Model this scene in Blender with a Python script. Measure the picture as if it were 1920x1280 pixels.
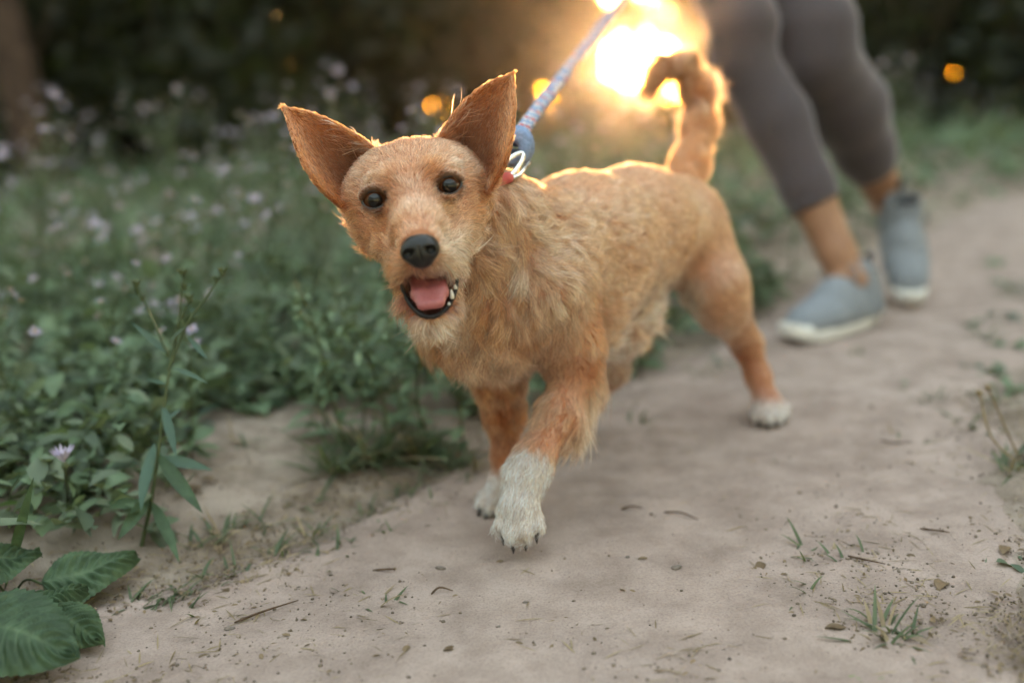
import bpy, bmesh, math, random
import numpy as np
from mathutils import Vector, Matrix, kdtree

for o in list(bpy.data.objects):
    bpy.data.objects.remove(o, do_unlink=True)
scene = bpy.context.scene
rad = math.radians

# ------------------------------------------------------------------ camera
CAM_H = 0.46
PITCH = math.atan(440 / 1867.0)
ROLL = rad(3.0)
FPX = 35.0 / 36.0 * 1920.0
FW = np.array([0.0, math.cos(PITCH), -math.sin(PITCH)])
UP0 = np.array([0.0, math.sin(PITCH), math.cos(PITCH)])
RT0 = np.array([1.0, 0.0, 0.0])
RT = RT0 * math.cos(ROLL) - UP0 * math.sin(ROLL)
UP = UP0 * math.cos(ROLL) + RT0 * math.sin(ROLL)
EYE = np.array([0.0, 0.0, CAM_H])
cam_data = bpy.data.cameras.new("camera")
cam = bpy.data.objects.new("camera", cam_data)
scene.collection.objects.link(cam)
cam_data.lens = 35.0
cam_data.sensor_width = 36.0
cam_data.sensor_fit = 'HORIZONTAL'
cam_data.clip_start = 0.02
cam_data.clip_end = 3000.0
cam.matrix_world = Matrix(((RT[0], UP[0], -FW[0], EYE[0]), (RT[1], UP[1], -FW[1], EYE[1]), (RT[2], UP[2], -FW[2], EYE[2]), (0, 0, 0, 1)))
cam_data.dof.use_dof = True
cam_data.dof.focus_distance = 0.935
cam_data.dof.aperture_fstop = 1.6
cam_data.dof.aperture_blades = 0
scene.camera = cam

# ------------------------------------------------------------------ sky, sun, exposure
SUN_DIR = FW + (1215 - 960) / FPX * RT - (112 - 640) / FPX * UP     # towards the low sun behind the trees
SUN_DIR = SUN_DIR / np.linalg.norm(SUN_DIR)
SUN_EL = math.asin(SUN_DIR[2])
SUN_AZ = math.atan2(SUN_DIR[0], SUN_DIR[1])                          # from +Y towards +X
world = bpy.data.worlds.new("World")
scene.world = world
world.use_nodes = True
wn = world.node_tree.nodes
wl = world.node_tree.links
bg = wn["Background"]
sky = wn.new("ShaderNodeTexSky")
sky.sky_type = 'NISHITA'
sky.sun_disc = False
sky.sun_elevation = SUN_EL
sky.sun_rotation = SUN_AZ
sky.air_density = 0.85
sky.dust_density = 1.0
sky.ozone_density = 0.0
wl.new(sky.outputs[0], bg.inputs[0])
bg.inputs[1].default_value = 0.15
sun_data = bpy.data.lights.new("sun", 'SUN')
sun_data.energy = 0.30
sun_data.angle = rad(0.6)
sun_data.color = (1.0, 0.56, 0.26)
sun = bpy.data.objects.new("sun", sun_data)
scene.collection.objects.link(sun)
sun.rotation_euler = Vector(SUN_DIR).to_track_quat('Z', 'Y').to_euler()
sun.location = (3, 12, 6)
vs = scene.view_settings
vs.view_transform = 'Standard'
vs.look = 'None'
vs.exposure = 4.98
vs.gamma = 1.0
vs.use_curve_mapping = False
scene.render.engine = 'CYCLES'
scene.cycles.use_denoising = True
try:
    scene.cycles.denoiser = 'OPENIMAGEDENOISE'
    scene.cycles.denoising_prefilter = 'ACCURATE'
except Exception:
    pass
scene.cycles.max_bounces = 8
scene.cycles.diffuse_bounces = 3
scene.cycles.glossy_bounces = 3
scene.cycles.transmission_bounces = 5
scene.cycles.transparent_max_bounces = 8
scene.cycles.sample_clamp_indirect = 6.0
try:
    scene.cycles_curves.shape = 'RIBBONS'
except Exception:
    pass

# ------------------------------------------------------------------ helpers
rng = np.random.default_rng(7)
random.seed(7)
COL = scene.collection

def P(x, y, d):
    """photograph pixel (1920 x 1280) at depth d along the view axis -> world"""
    return EYE + d * (FW + (x - 960) / FPX * RT - (y - 640) / FPX * UP)

def G(x, y, z=0.0):
    """photograph pixel -> the point of the ground plane seen there"""
    v = FW + (x - 960) / FPX * RT - (y - 640) / FPX * UP
    return EYE + (z - CAM_H) / v[2] * v

def PR(x, y, d, r):
    return P(x, y, d), r / FPX * d

def project(p):
    v = np.asarray(p) - EYE
    d = v @ FW
    return 960 + FPX * (v @ RT) / d, 640 - FPX * (v @ UP) / d, d

def tag(o, label=None, cat=None, group=None, kind=None):
    if label: o["label"] = label
    if cat: o["category"] = cat
    if group: o["group"] = group
    if kind: o["kind"] = kind
    return o

def empty(name, loc=(0, 0, 0)):
    o = bpy.data.objects.new(name, None)
    o.empty_display_size = 0.05
    COL.objects.link(o)
    o.location = Vector([float(c) for c in loc])
    return o

def link(name, data, parent=None, keep=True):
    """link data as an object; geometry is in world coordinates when keep is set"""
    o = bpy.data.objects.new(name, data)
    COL.objects.link(o)
    if parent is not None:
        o.parent = parent
        if keep:
            off = Vector((0, 0, 0))
            q = parent
            while q is not None:
                off += q.location
                q = q.parent
            o.location = -off
    return o

def mesh_np(name, v, f, mat=None, smooth=True, attrs=None):
    me = bpy.data.meshes.new(name)
    v = np.asarray(v, dtype=np.float32)
    if isinstance(f, np.ndarray):
        n, k = f.shape
        me.vertices.add(len(v))
        me.vertices.foreach_set("co", v.ravel())
        me.loops.add(n * k)
        me.loops.foreach_set("vertex_index", f.astype(np.int32).ravel())
        me.polygons.add(n)
        me.polygons.foreach_set("loop_start", np.arange(0, n * k, k, dtype=np.int32))
        me.update(calc_edges=True)
    else:
        me.from_pydata([tuple(map(float, c)) for c in v], [], [tuple(q) for q in f])
    if smooth:
        me.polygons.foreach_set("use_smooth", np.ones(len(me.polygons), dtype=bool))
    for k, a in (attrs or {}).items():
        a = np.asarray(a, dtype=np.float32)
        if a.ndim == 1:
            at = me.attributes.new(k, 'FLOAT', 'POINT')
            at.data.foreach_set("value", a)
        else:
            if a.shape[1] == 3:
                a = np.concatenate([a, np.ones((len(a), 1), np.float32)], 1)
            at = me.attributes.new(k, 'FLOAT_COLOR', 'POINT')
            at.data.foreach_set("color", a.ravel())
    if mat is not None:
        me.materials.append(mat)
    me.validate(verbose=False)
    me.update()
    return me

# ---- node material helper
class NT:
    def __init__(self, name):
        self.m = bpy.data.materials.new(name)
        self.m.use_nodes = True
        self.t = self.m.node_tree
        self.n = self.t.nodes
        self.n.clear()
        self.out = self.n.new("ShaderNodeOutputMaterial")
    def add(self, kind, **kw):
        nd = self.n.new("ShaderNode" + kind)
        for k, v in kw.items():
            setattr(nd, k, v)
        return nd
    def set(self, nd, **kw):
        for k, v in kw.items():
            nd.inputs[k.replace("_", " ")].default_value = v
        return nd
    def ln(self, a, b):
        self.t.links.new(a, b)
    def noise(self, scale, detail=4, rough=0.55, vec=None):
        nd = self.add("TexNoise")
        nd.inputs["Scale"].default_value = scale
        nd.inputs["Detail"].default_value = detail
        nd.inputs["Roughness"].default_value = rough
        if vec is not None:
            self.ln(vec, nd.inputs["Vector"])
        return nd
    def ramp(self, fac, stops):
        r = self.add("ValToRGB")
        e = r.color_ramp.elements
        while len(e) < len(stops):
            e.new(0.5)
        for q, (p, c) in zip(e, stops):
            q.position = p
            q.color = (*c, 1) if len(c) == 3 else c
        self.ln(fac, r.inputs[0])
        return r
    def mix(self, fac, a, b, mode='MIX'):
        m = self.add("Mix", data_type='RGBA', blend_type=mode)
        for s, i in ((fac, 0), (a, 6), (b, 7)):
            if hasattr(s, "links") or hasattr(s, "is_linked"):
                self.ln(s, m.inputs[i])
            elif isinstance(s, (int, float)):
                m.inputs[i].default_value = s
            else:
                m.inputs[i].default_value = (*s, 1)
        return m.outputs[2]

def simple_mat(name, col, rough=0.6, var=0.12, scale=40.0, spec=0.3, metallic=0.0, bump=0.0, coat=0.0, bscale=None):
    t = NT(name)
    tc = t.add("TexCoord")
    nz = t.noise(scale, 4, 0.6, tc.outputs["Object"])
    dark = tuple(c * (1 - var * 2) for c in col)
    lite = tuple(min(1, c * (1 + var * 1.5)) for c in col)
    rp = t.ramp(nz.outputs[0], [(0.3, dark), (0.7, lite)])
    b = t.add("BsdfPrincipled")
    t.ln(rp.outputs[0], b.inputs["Base Color"])
    b.inputs["Roughness"].default_value = rough
    b.inputs["Metallic"].default_value = metallic
    b.inputs["Specular IOR Level"].default_value = spec
    b.inputs["Coat Weight"].default_value = coat
    if bump > 0:
        bp = t.add("Bump")
        nb = t.noise(bscale or scale * 3, 5, 0.65, tc.outputs["Object"])
        t.ln(nb.outputs[0], bp.inputs["Height"])
        bp.inputs["Strength"].default_value = 0.6
        bp.inputs["Distance"].default_value = bump
        t.ln(bp.outputs[0], b.inputs["Normal"])
    t.ln(b.outputs[0], t.out.inputs[0])
    return t.m

def leaf_mat(name, c_dark, c_lite, trans=0.35, rough=0.55, veins=False):
    """leaf: diffuse + translucent + a soft sheen, colour varied leaf by leaf and plant by plant"""
    t = NT(name)
    geo = t.add("NewGeometry")
    info = t.add("ObjectInfo")
    tc = t.add("TexCoord")
    add = t.add("Math", operation='ADD')
    t.ln(geo.outputs["Random Per Island"], add.inputs[0])
    t.ln(info.outputs["Random"], add.inputs[1])
    fr = t.add("Math", operation='FRACT')
    t.ln(add.outputs[0], fr.inputs[0])
    nz = t.noise(60.0, 3, 0.6, tc.outputs["Object"])
    av = t.add("Math", operation='MULTIPLY_ADD')
    av.inputs[1].default_value = 0.35
    t.ln(nz.outputs[0], av.inputs[0])
    mu = t.add("Math", operation='MULTIPLY')
    mu.inputs[1].default_value = 0.75
    t.ln(fr.outputs[0], mu.inputs[0])
    t.ln(mu.outputs[0], av.inputs[2])
    col = t.mix(av.outputs[0], c_dark, c_lite)
    if veins:
        va = t.add("Attribute", attribute_name="vein")
        blot = t.ramp(t.noise(45.0, 4, 0.65, tc.outputs["Object"]).outputs[0], [(0.42, (0.55, 0.6, 0.5)), (0.62, (1.25, 1.2, 1.1))])
        col = t.mix(0.8, col, blot.outputs[0], 'MULTIPLY')
        col = t.mix(va.outputs["Fac"], col, (0.17, 0.23, 0.12))
    pb = t.add("BsdfPrincipled")
    t.ln(col, pb.inputs["Base Color"])
    pb.inputs["Roughness"].default_value = rough
    pb.inputs["Specular IOR Level"].default_value = 0.35
    tr = t.add("BsdfTranslucent")
    tcol = t.mix(0.5, col, (0.22, 0.26, 0.04))
    t.ln(tcol, tr.inputs[0])
    ms = t.add("MixShader")
    ms.inputs[0].default_value = trans
    t.ln(pb.outputs[0], ms.inputs[1])
    t.ln(tr.outputs[0], ms.inputs[2])
    if veins:
        bp = t.add("Bump")
        vo = t.noise(150.0, 4, 0.6, tc.outputs["Object"])
        t.ln(vo.outputs[0], bp.inputs["Height"])
        bp.inputs["Distance"].default_value = 0.0012
        bp.inputs["Strength"].default_value = 0.7
        t.ln(bp.outputs[0], pb.inputs["Normal"])
    t.ln(ms.outputs[0], t.out.inputs[0])
    return t.m

# ---- implicit surfaces meshed with surface nets
class Field:
    def __init__(self, lo, hi, h):
        self.lo = np.asarray(lo, float)
        self.h = h
        self.n = np.ceil((np.asarray(hi, float) - self.lo) / h).astype(int) + 1
        self.f = np.full(self.n, 1.0, dtype=np.float32)
    def box(self, lo, hi):
        a = np.clip(np.floor((lo - self.lo) / self.h).astype(int), 0, self.n - 1)
        b = np.clip(np.ceil((hi - self.lo) / self.h).astype(int) + 1, 1, self.n)
        sl = tuple(slice(i, j) for i, j in zip(a, b))
        ax = [(self.lo[k] + self.h * np.arange(a[k], b[k])).astype(np.float32) for k in range(3)]
        return sl, ax
    def put(self, sl, d, k, sub=False):
        g = self.f[sl]
        if sub:
            d = -d
            if k > 0:
                hh = np.maximum(k - np.abs(g - d), 0) / k
                self.f[sl] = np.maximum(g, d) + hh * hh * k * 0.25
            else:
                self.f[sl] = np.maximum(g, d)
        else:
            if k > 0:
                hh = np.maximum(k - np.abs(g - d), 0) / k
                self.f[sl] = np.minimum(g, d) - hh * hh * k * 0.25
            else:
                self.f[sl] = np.minimum(g, d)
    def cone(self, a, b, ra, rb, k=0.01, sub=False):
        a = np.asarray(a, float); b = np.asarray(b, float)
        pad = max(ra, rb) + k + 3 * self.h
        sl, ax = self.box(np.minimum(a, b) - pad, np.maximum(a, b) + pad)
        X, Y, Z = np.meshgrid(*ax, indexing='ij')
        ab = b - a
        L2 = max(float(ab @ ab), 1e-12)
        t = ((X - a[0]) * ab[0] + (Y - a[1]) * ab[1] + (Z - a[2]) * ab[2]) / L2
        t = np.clip(t, 0, 1)
        d = np.sqrt((X - a[0] - t * ab[0]) ** 2 + (Y - a[1] - t * ab[1]) ** 2 + (Z - a[2] - t * ab[2]) ** 2) - (ra + (rb - ra) * t)
        self.put(sl, d.astype(np.float32), k, sub)
    def chain(self, pts, k=0.01):
        for (a, ra), (b, rb) in zip(pts[:-1], pts[1:]):
            self.cone(a, b, ra, rb, k)
    def ell(self, c, axes, r, k=0.01, sub=False):
        c = np.asarray(c, float); axes = np.asarray(axes, float); r = np.asarray(r, float)
        pad = r.max() + k + 3 * self.h
        sl, ax = self.box(c - pad, c + pad)
        X, Y, Z = np.meshgrid(*ax, indexing='ij')
        X = X - c[0]; Y = Y - c[1]; Z = Z - c[2]
        q = 0; q2 = 0
        for i in range(3):
            u = X * axes[i, 0] + Y * axes[i, 1] + Z * axes[i, 2]
            q = q + (u / r[i]) ** 2
            q2 = q2 + (u / r[i] ** 2) ** 2
        k0 = np.sqrt(q); k1 = np.sqrt(q2) + 1e-9
        d = k0 * (k0 - 1) / k1
        self.put(sl, d.astype(np.float32), k, sub)
    def points(self, pts, rads, k=0.004):
        """a thin sheet given by dense sample points with a half thickness each"""
        sheet = np.full(self.n, 1.0, dtype=np.float32)
        w = int(np.ceil((max(rads) + k) / self.h)) + 2
        off = np.stack(np.meshgrid(*[np.arange(-w, w + 1)] * 3, indexing='ij'), -1).reshape(-1, 3)
        base = np.round((pts - self.lo) / self.h).astype(int)
        flat = sheet.ravel()
        for o in off:
            q = base + o
            ok = np.all((q >= 0) & (q < self.n), axis=1)
            q = q[ok]
            d = np.linalg.norm(self.lo + q * self.h - pts[ok], axis=1) - rads[ok]
            np.minimum.at(flat, np.ravel_multi_index(q.T, self.n), d.astype(np.float32))
        m = sheet < 0.9
        idx = np.argwhere(m)
        sl = tuple(slice(a, b + 1) for a, b in zip(idx.min(0), idx.max(0)))
        self.put(sl, sheet[sl], k)
    def mesh(self, relax=2):
        f = self.f
        nx, ny, nz = f.shape
        ins = f < 0
        c8 = [(i, j, k) for i in (0, 1) for j in (0, 1) for k in (0, 1)]
        cnt = np.zeros((nx - 1, ny - 1, nz - 1), np.int8)
        for i, j, k in c8:
            cnt += ins[i:nx - 1 + i, j:ny - 1 + j, k:nz - 1 + k]
        act = (cnt > 0) & (cnt < 8)
        ids = -np.ones(act.shape, np.int64)
        cells = np.argwhere(act)
        ids[act] = np.arange(len(cells))
        acc = np.zeros((len(cells), 3)); num = np.zeros(len(cells))
        ci = cells.T
        val = {c: f[ci[0] + c[0], ci[1] + c[1], ci[2] + c[2]].astype(float) for c in c8}
        for a in c8:
            for ax in range(3):
                if a[ax] == 0:
                    b = list(a); b[ax] = 1; b = tuple(b)
                    va, vb = val[a], val[b]
                    cr = (va < 0) != (vb < 0)
                    t = np.where(cr, va / np.where(cr, va - vb, 1), 0)
                    pt = np.array(a, float)[None, :] + np.zeros((len(cells), 1))
                    pt[:, ax] += t
                    acc[cr] += pt[cr]; num[cr] += 1
        v = self.lo + (cells + acc / num[:, None]) * self.h
        faces = []
        for ax in range(3):
            o1, o2 = [(1, 2), (2, 0), (0, 1)][ax]
            sa = [slice(0, None)] * 3; sb = [slice(0, None)] * 3
            sa[ax] = slice(0, f.shape[ax] - 1); sb[ax] = slice(1, None)
            A = ins[tuple(sa)]; B = ins[tuple(sb)]
            for flip in (False, True):
                e = np.argwhere((A & ~B) if not flip else (~A & B))
                e = e[(e[:, o1] > 0) & (e[:, o2] > 0) & (e[:, o1] < f.shape[o1] - 1) & (e[:, o2] < f.shape[o2] - 1)]
                q = []
                for d1, d2 in ((0, 0), (-1, 0), (-1, -1), (0, -1)):
                    g = e.copy(); g[:, o1] += d1; g[:, o2] += d2
                    q.append(ids[g[:, 0], g[:, 1], g[:, 2]])
                q = np.stack(q, 1)
                # order gives outward normals for inside -> outside along +axis
                faces.append(q[:, ::-1] if flip else q)
        faces = np.concatenate(faces)
        faces = faces[(faces >= 0).all(1)]
        faces = faces[:, ::-1] if self._flip(v, faces) else faces
        for _ in range(relax):
            s = np.zeros_like(v); w = np.zeros(len(v))
            for i in range(4):
                a = faces[:, i]; b = faces[:, (i + 1) % 4]
                for m, n in ((a, b), (b, a)):
                    for c in range(3):
                        s[:, c] += np.bincount(m, v[n, c], len(v))
                    w += np.bincount(m, minlength=len(v))
            v = v * 0.5 + 0.5 * s / np.maximum(w, 1)[:, None]
        return v, faces
    @staticmethod
    def _flip(v, f):
        a, b, c, d = (v[f[:, i]] for i in range(4))
        n = np.cross(c - a, d - b)
        return float((n * (a + c) * 0.5).sum()) < 0      # signed volume

def vnormals(v, f):
    n = np.zeros_like(v)
    if f.shape[1] == 4:
        fn = np.cross(v[f[:, 2]] - v[f[:, 0]], v[f[:, 3]] - v[f[:, 1]])
    else:
        fn = np.cross(v[f[:, 1]] - v[f[:, 0]], v[f[:, 2]] - v[f[:, 0]])
    for i in range(f.shape[1]):
        for c in range(3):
            n[:, c] += np.bincount(f[:, i], fn[:, c], len(v))
    return n / np.maximum(np.linalg.norm(n, axis=1, keepdims=True), 1e-12)

def unit(v):
    v = np.asarray(v, float)
    return v / np.maximum(np.linalg.norm(v, axis=-1, keepdims=True), 1e-12)

def spline(pts, n):
    """Catmull-Rom through points (any columns), n samples"""
    p = np.asarray(pts, float)
    p = np.vstack([2 * p[0] - p[1], p, 2 * p[-1] - p[-2]])
    s = np.linspace(0, len(p) - 3 - 1e-6, n)
    i = s.astype(int); t = (s - i)[:, None]
    a, b, c, d = p[i], p[i + 1], p[i + 2], p[i + 3]
    return 0.5 * (2 * b + (c - a) * t + (2 * a - 5 * b + 4 * c - d) * t ** 2 + (3 * b - a - 3 * c + d) * t ** 3)

def tube(path, r, sides=8, cap=True):
    path = np.asarray(path, float)
    r = np.broadcast_to(np.asarray(r, float), (len(path),))
    tg = unit(np.gradient(path, axis=0))
    ref = np.array([0.31, 0.22, 0.92])
    u = unit(np.cross(tg, ref)); w = np.cross(tg, u)
    an = np.linspace(0, 2 * math.pi, sides, endpoint=False)
    ring = np.cos(an)[None, :, None] * u[:, None, :] + np.sin(an)[None, :, None] * w[:, None, :]
    v = (path[:, None, :] + ring * r[:, None, None]).reshape(-1, 3)
    f = []
    n = len(path)
    for i in range(n - 1):
        for j in range(sides):
            k = (j + 1) % sides
            f.append((i * sides + j, i * sides + k, (i + 1) * sides + k, (i + 1) * sides + j))
    if cap:
        f.append(tuple(range(sides))[::-1])
        f.append(tuple((n - 1) * sides + j for j in range(sides)))
    return v, f

class MB:
    """collects pieces for one mesh with several materials"""
    def __init__(self):
        self.v = []; self.f = []; self.m = []
        self.k = 0
    def add(self, v, f, mi=0):
        v = np.asarray(v, float)
        self.v.append(v)
        for q in f:
            self.f.append(tuple(int(i) + self.k for i in q))
            self.m.append(mi)
        self.k += len(v)
    def mesh(self, name, mats, smooth=True):
        me = bpy.data.meshes.new(name)
        vv = np.concatenate(self.v) if self.v else np.zeros((0, 3))
        me.from_pydata(vv.tolist(), [], self.f)
        for m in (mats if isinstance(mats, (list, tuple)) else [mats]):
            me.materials.append(m)
        me.polygons.foreach_set("material_index", np.array(self.m, dtype=np.int32))
        if smooth:
            me.polygons.foreach_set("use_smooth", np.ones(len(self.f), dtype=bool))
        me.update()
        return me

def lumpy(c, r, seed, squash=(1, 1, 0.7), sub=2, amp=0.25):
    """small uneven stone-like lump"""
    bm = bmesh.new()
    bmesh.ops.create_icosphere(bm, subdivisions=sub, radius=1.0)
    v = np.array([q.co[:] for q in bm.verts]); f = [tuple(w.index for w in q.verts) for q in bm.faces]
    bm.free()
    g = np.random.default_rng(seed)
    for _ in range(5):
        n = unit(g.normal(size=3))
        v = v * (1 + amp * 0.5 * np.sin((v @ n) * g.uniform(1.5, 4) + g.uniform(0, 6)))[:, None]
    return np.asarray(c) + v * r * np.asarray(squash), f
# ------------------------------------------------------------------ ground and path
_TB = {}
def vnoise(x, y, seed=0):
    """smooth value noise on arrays"""
    if seed not in _TB:
        _TB[seed] = np.random.default_rng(seed).random((256, 256))
    tb = _TB[seed]
    xi = np.floor(x).astype(int); yi = np.floor(y).astype(int)
    u = x - xi; w = y - yi
    u = u * u * (3 - 2 * u); w = w * w * (3 - 2 * w)
    t = lambda a, b: tb[a % 256, b % 256]
    return (t(xi, yi) * (1 - u) + t(xi + 1, yi) * u) * (1 - w) + (t(xi, yi + 1) * (1 - u) + t(xi + 1, yi + 1) * u) * w

def fbm(x, y, seed=0, oct=4):
    s = 0; a = 0.5
    for i in range(oct):
        s = s + a * vnoise(x * 2 ** i, y * 2 ** i, seed + i); a *= 0.5
    return s

# edges of the trodden path on the ground, near to far: where soil gives way to weeds
EDGE_L = np.array([(-0.62, -1.0), (-0.56, 0.3), (-0.47, 0.78), (-0.38, 0.93), (-0.24, 1.05), (-0.10, 1.22), (0.10, 1.50), (0.42, 1.86), (0.80, 2.45), (1.25, 3.05), (1.95, 3.9), (3.2, 4.9), (6.0, 6.4), (14, 9.5), (30, 14)])
EDGE_R = np.array([(0.55, -1.0), (0.42, 0.3), (0.40, 0.78), (0.47, 0.95), (0.57, 1.15), (0.74, 1.45), (1.02, 1.85), (1.40, 2.35), (1.90, 2.85), (2.55, 3.45), (3.7, 4.2), (6.4, 5.6), (14.5, 8.7), (30.5, 13.1)])

def path_t(x, y):
    """0 in the path's middle, 1 at its edges, above 1 outside"""
    l = np.interp(y, EDGE_L[:, 1], EDGE_L[:, 0]); r = np.interp(y, EDGE_R[:, 1], EDGE_R[:, 0])
    return np.abs((x - (l + r) / 2) / np.maximum((r - l) / 2, 0.05))

def ground_z(x, y):
    x = np.asarray(x, float); y = np.asarray(y, float)
    t = path_t(x, y)
    far = np.clip((np.hypot(x, y - 1.2) - 2.0) / 6, 0, 1)
    bank = np.clip((t - 1.0) / 1.0, 0, 1) * 0.035
    z = (fbm(x * 3.1 + 7, y * 3.1 + 3, 3, 3) - 0.44) * 0.022 + (fbm(x * 22, y * 22, 9, 3) - 0.44) * 0.0055 + bank + far * (fbm(x * .35, y * .35, 21, 3) - .44) * 0.25
    # the feet stand on trodden, level soil
    for (px, py, rr) in ((-0.04, 1.08, .10), (0.36, 1.34, .10), (0.10, 1.30, .09), (0.62, 1.82, .25), (0.86, 2.08, .2)):
        k = np.exp(-((x - px) ** 2 + (y - py) ** 2) / rr ** 2)
        z = z * (1 - k)
    return z

def graded(a, b, c0, c1, h, grow=1.12, far=400):
    """coordinates: step h between c0 and c1, growing outwards to a and b"""
    mid = list(np.arange(c0, c1, h))
    out = []; s = h; q = c1
    while q < b:
        out.append(q); s *= grow; q += s
    out.append(b)
    neg = []; s = h; q = c0 - h
    while q > a:
        neg.append(q); s *= grow; q -= s
    neg.append(a)
    return np.array(neg[::-1] + mid + out)

def soil_mat(name, base, lite, dark, litter):
    t = NT(name)
    tc = t.add("TexCoord")
    co = tc.outputs["Object"]
    n1 = t.noise(2.2, 5, 0.6, co); n2 = t.noise(14, 6, 0.65, co); n3 = t.noise(420, 6, 0.75, co); n4 = t.noise(70, 4, 0.7, co)
    c1 = t.ramp(n1.outputs[0], [(0.3, base), (0.68, lite)])
    r2 = t.ramp(n2.outputs[0], [(0.36, (0, 0, 0)), (0.62, (1, 1, 1))])
    c2 = t.mix(r2.outputs[0], dark, c1.outputs[0])
    c2 = t.mix(0.72, c1.outputs[0], c2)
    r3 = t.ramp(n3.outputs[0], [(0.30, (0.62, 0.58, 0.55)), (0.5, (1, 1, 1)), (0.72, (1.18, 1.16, 1.14))])
    c3 = t.mix(0.8, c2, r3.outputs[0], 'MULTIPLY')
    # scattered dark crumbs and pale grit
    vo = t.add("TexVoronoi")
    vo.inputs["Scale"].default_value = 95
    t.ln(co, vo.inputs["Vector"])
    sp = t.ramp(vo.outputs["Distance"], [(0.06, (1, 1, 1)), (0.13, (0, 0, 0))])
    gate = t.ramp(n4.outputs[0], [(0.52, (0, 0, 0)), (0.60, (1, 1, 1))])
    ms = t.mix(1.0, sp.outputs[0], gate.outputs[0], 'MULTIPLY')
    c4 = t.mix(ms, c3, litter)
    b = t.add("BsdfPrincipled")
    t.ln(c4, b.inputs["Base Color"])
    b.inputs["Roughness"].default_value = 0.92
    b.inputs["Specular IOR Level"].default_value = 0.12
    bp = t.add("Bump"); bp.inputs["Distance"].default_value = 0.0018; bp.inputs["Strength"].default_value = 0.5
    t.ln(n3.outputs[0], bp.inputs["Height"])
    bp2 = t.add("Bump"); bp2.inputs["Distance"].default_value = 0.004; bp2.inputs["Strength"].default_value = 0.4
    t.ln(n4.outputs[0], bp2.inputs["Height"])
    t.ln(bp2.outputs[0], bp.inputs["Normal"])
    t.ln(bp.outputs[0], b.inputs["Normal"])
    t.ln(b.outputs[0], t.out.inputs[0])
    return t.m

SOIL = soil_mat("bank soil", (0.27, 0.215, 0.178), (0.35, 0.288, 0.245), (0.12, 0.085, 0.062), (0.05, 0.034, 0.024))
DIRT = soil_mat("trodden dirt", (0.318, 0.244, 0.214), (0.392, 0.309, 0.276), (0.205, 0.153, 0.132), (0.10, 0.07, 0.05))
gx = graded(-150, 150, -1.6, 2.4, 0.030, 1.10); gy = graded(-150, 150, 0.2, 4.5, 0.030, 1.10)
X, Y = np.meshgrid(gx, gy, indexing='ij')
Z = ground_z(X, Y)
Z = np.where(path_t(X, Y) < 1.05, Z - 0.006, Z)
idx = np.arange(X.size).reshape(X.shape)
gf = np.stack([idx[:-1, :-1], idx[1:, :-1], idx[1:, 1:], idx[:-1, 1:]], -1).reshape(-1, 4)
tag(link("ground", mesh_np("ground", np.stack([X, Y, Z], -1).reshape(-1, 3), gf, SOIL)), kind="structure")
# the path: a sheet just above, sinking under the bank at ragged edges
py_ = np.concatenate([np.arange(0.25, 4.0, 0.012), np.arange(4.0, 26, 0.2)])
u_ = np.linspace(-1, 1, 110)
l_ = np.interp(py_, EDGE_L[:, 1], EDGE_L[:, 0]); r_ = np.interp(py_, EDGE_R[:, 1], EDGE_R[:, 0])
sprd = 1.22
PX = (l_ + r_)[:, None] / 2 + (r_ - l_)[:, None] / 2 * sprd * u_[None]
PY = np.broadcast_to(py_[:, None], PX.shape)
rag = (fbm(PX * 9, PY * 9, 40, 4) - 0.45) * 1.0
tt = np.abs(u_)[None] * sprd + rag * 0.5
PZ = ground_z(PX, PY) + 0.004 - np.clip((tt - 0.95) / 0.35, 0, 1) * 0.022
# scuffed micro relief
PZ = PZ + (fbm(PX * 60, PY * 60, 51, 3) - .44) * 0.0022
pi_ = np.arange(PX.size).reshape(PX.shape)
pf = np.stack([pi_[:-1, :-1], pi_[:-1, 1:], pi_[1:, 1:], pi_[1:, :-1]], -1).reshape(-1, 4)
tag(link("path", mesh_np("path", np.stack([PX, PY, PZ], -1).reshape(-1, 3), pf, DIRT)), kind="structure")

def gz(x, y):
    return float(ground_z(np.array([x]), np.array([y]))[0])

# ------------------------------------------------------------------ leaves and plants
M_WEED = leaf_mat("weed leaf", (0.046, 0.076, 0.054), (0.175, 0.215, 0.140), 0.28)
M_WEED2 = leaf_mat("pale weed leaf", (0.085, 0.140, 0.085), (0.185, 0.255, 0.150), 0.32)
M_GRASS = leaf_mat("grass blade", (0.048, 0.072, 0.040), (0.115, 0.145, 0.080), 0.30)
M_DRY = leaf_mat("dry grass", (0.16, 0.11, 0.06), (0.34, 0.26, 0.16), 0.2)
M_BROAD = leaf_mat("bramble leaf", (0.034, 0.066, 0.036), (0.066, 0.112, 0.058), 0.14, 0.6, veins=True)
M_STEM = leaf_mat("green stem", (0.050, 0.075, 0.032), (0.090, 0.110, 0.050), 0.1)
M_PETAL = leaf_mat("aster petal", (0.36, 0.29, 0.46), (0.54, 0.47, 0.62), 0.3)
M_DISC = simple_mat("flower disc", (0.42, 0.28, 0.10), 0.8)
M_BARK = simple_mat("bark", (0.060, 0.040, 0.030), 0.95, 0.3, 14, 0.1, bump=0.02, bscale=30)
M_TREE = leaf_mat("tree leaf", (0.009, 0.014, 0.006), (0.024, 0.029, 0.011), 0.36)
M_DEEP = leaf_mat("deep forest leaf", (0.005, 0.008, 0.004), (0.014, 0.017, 0.007), 0.30)

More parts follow.
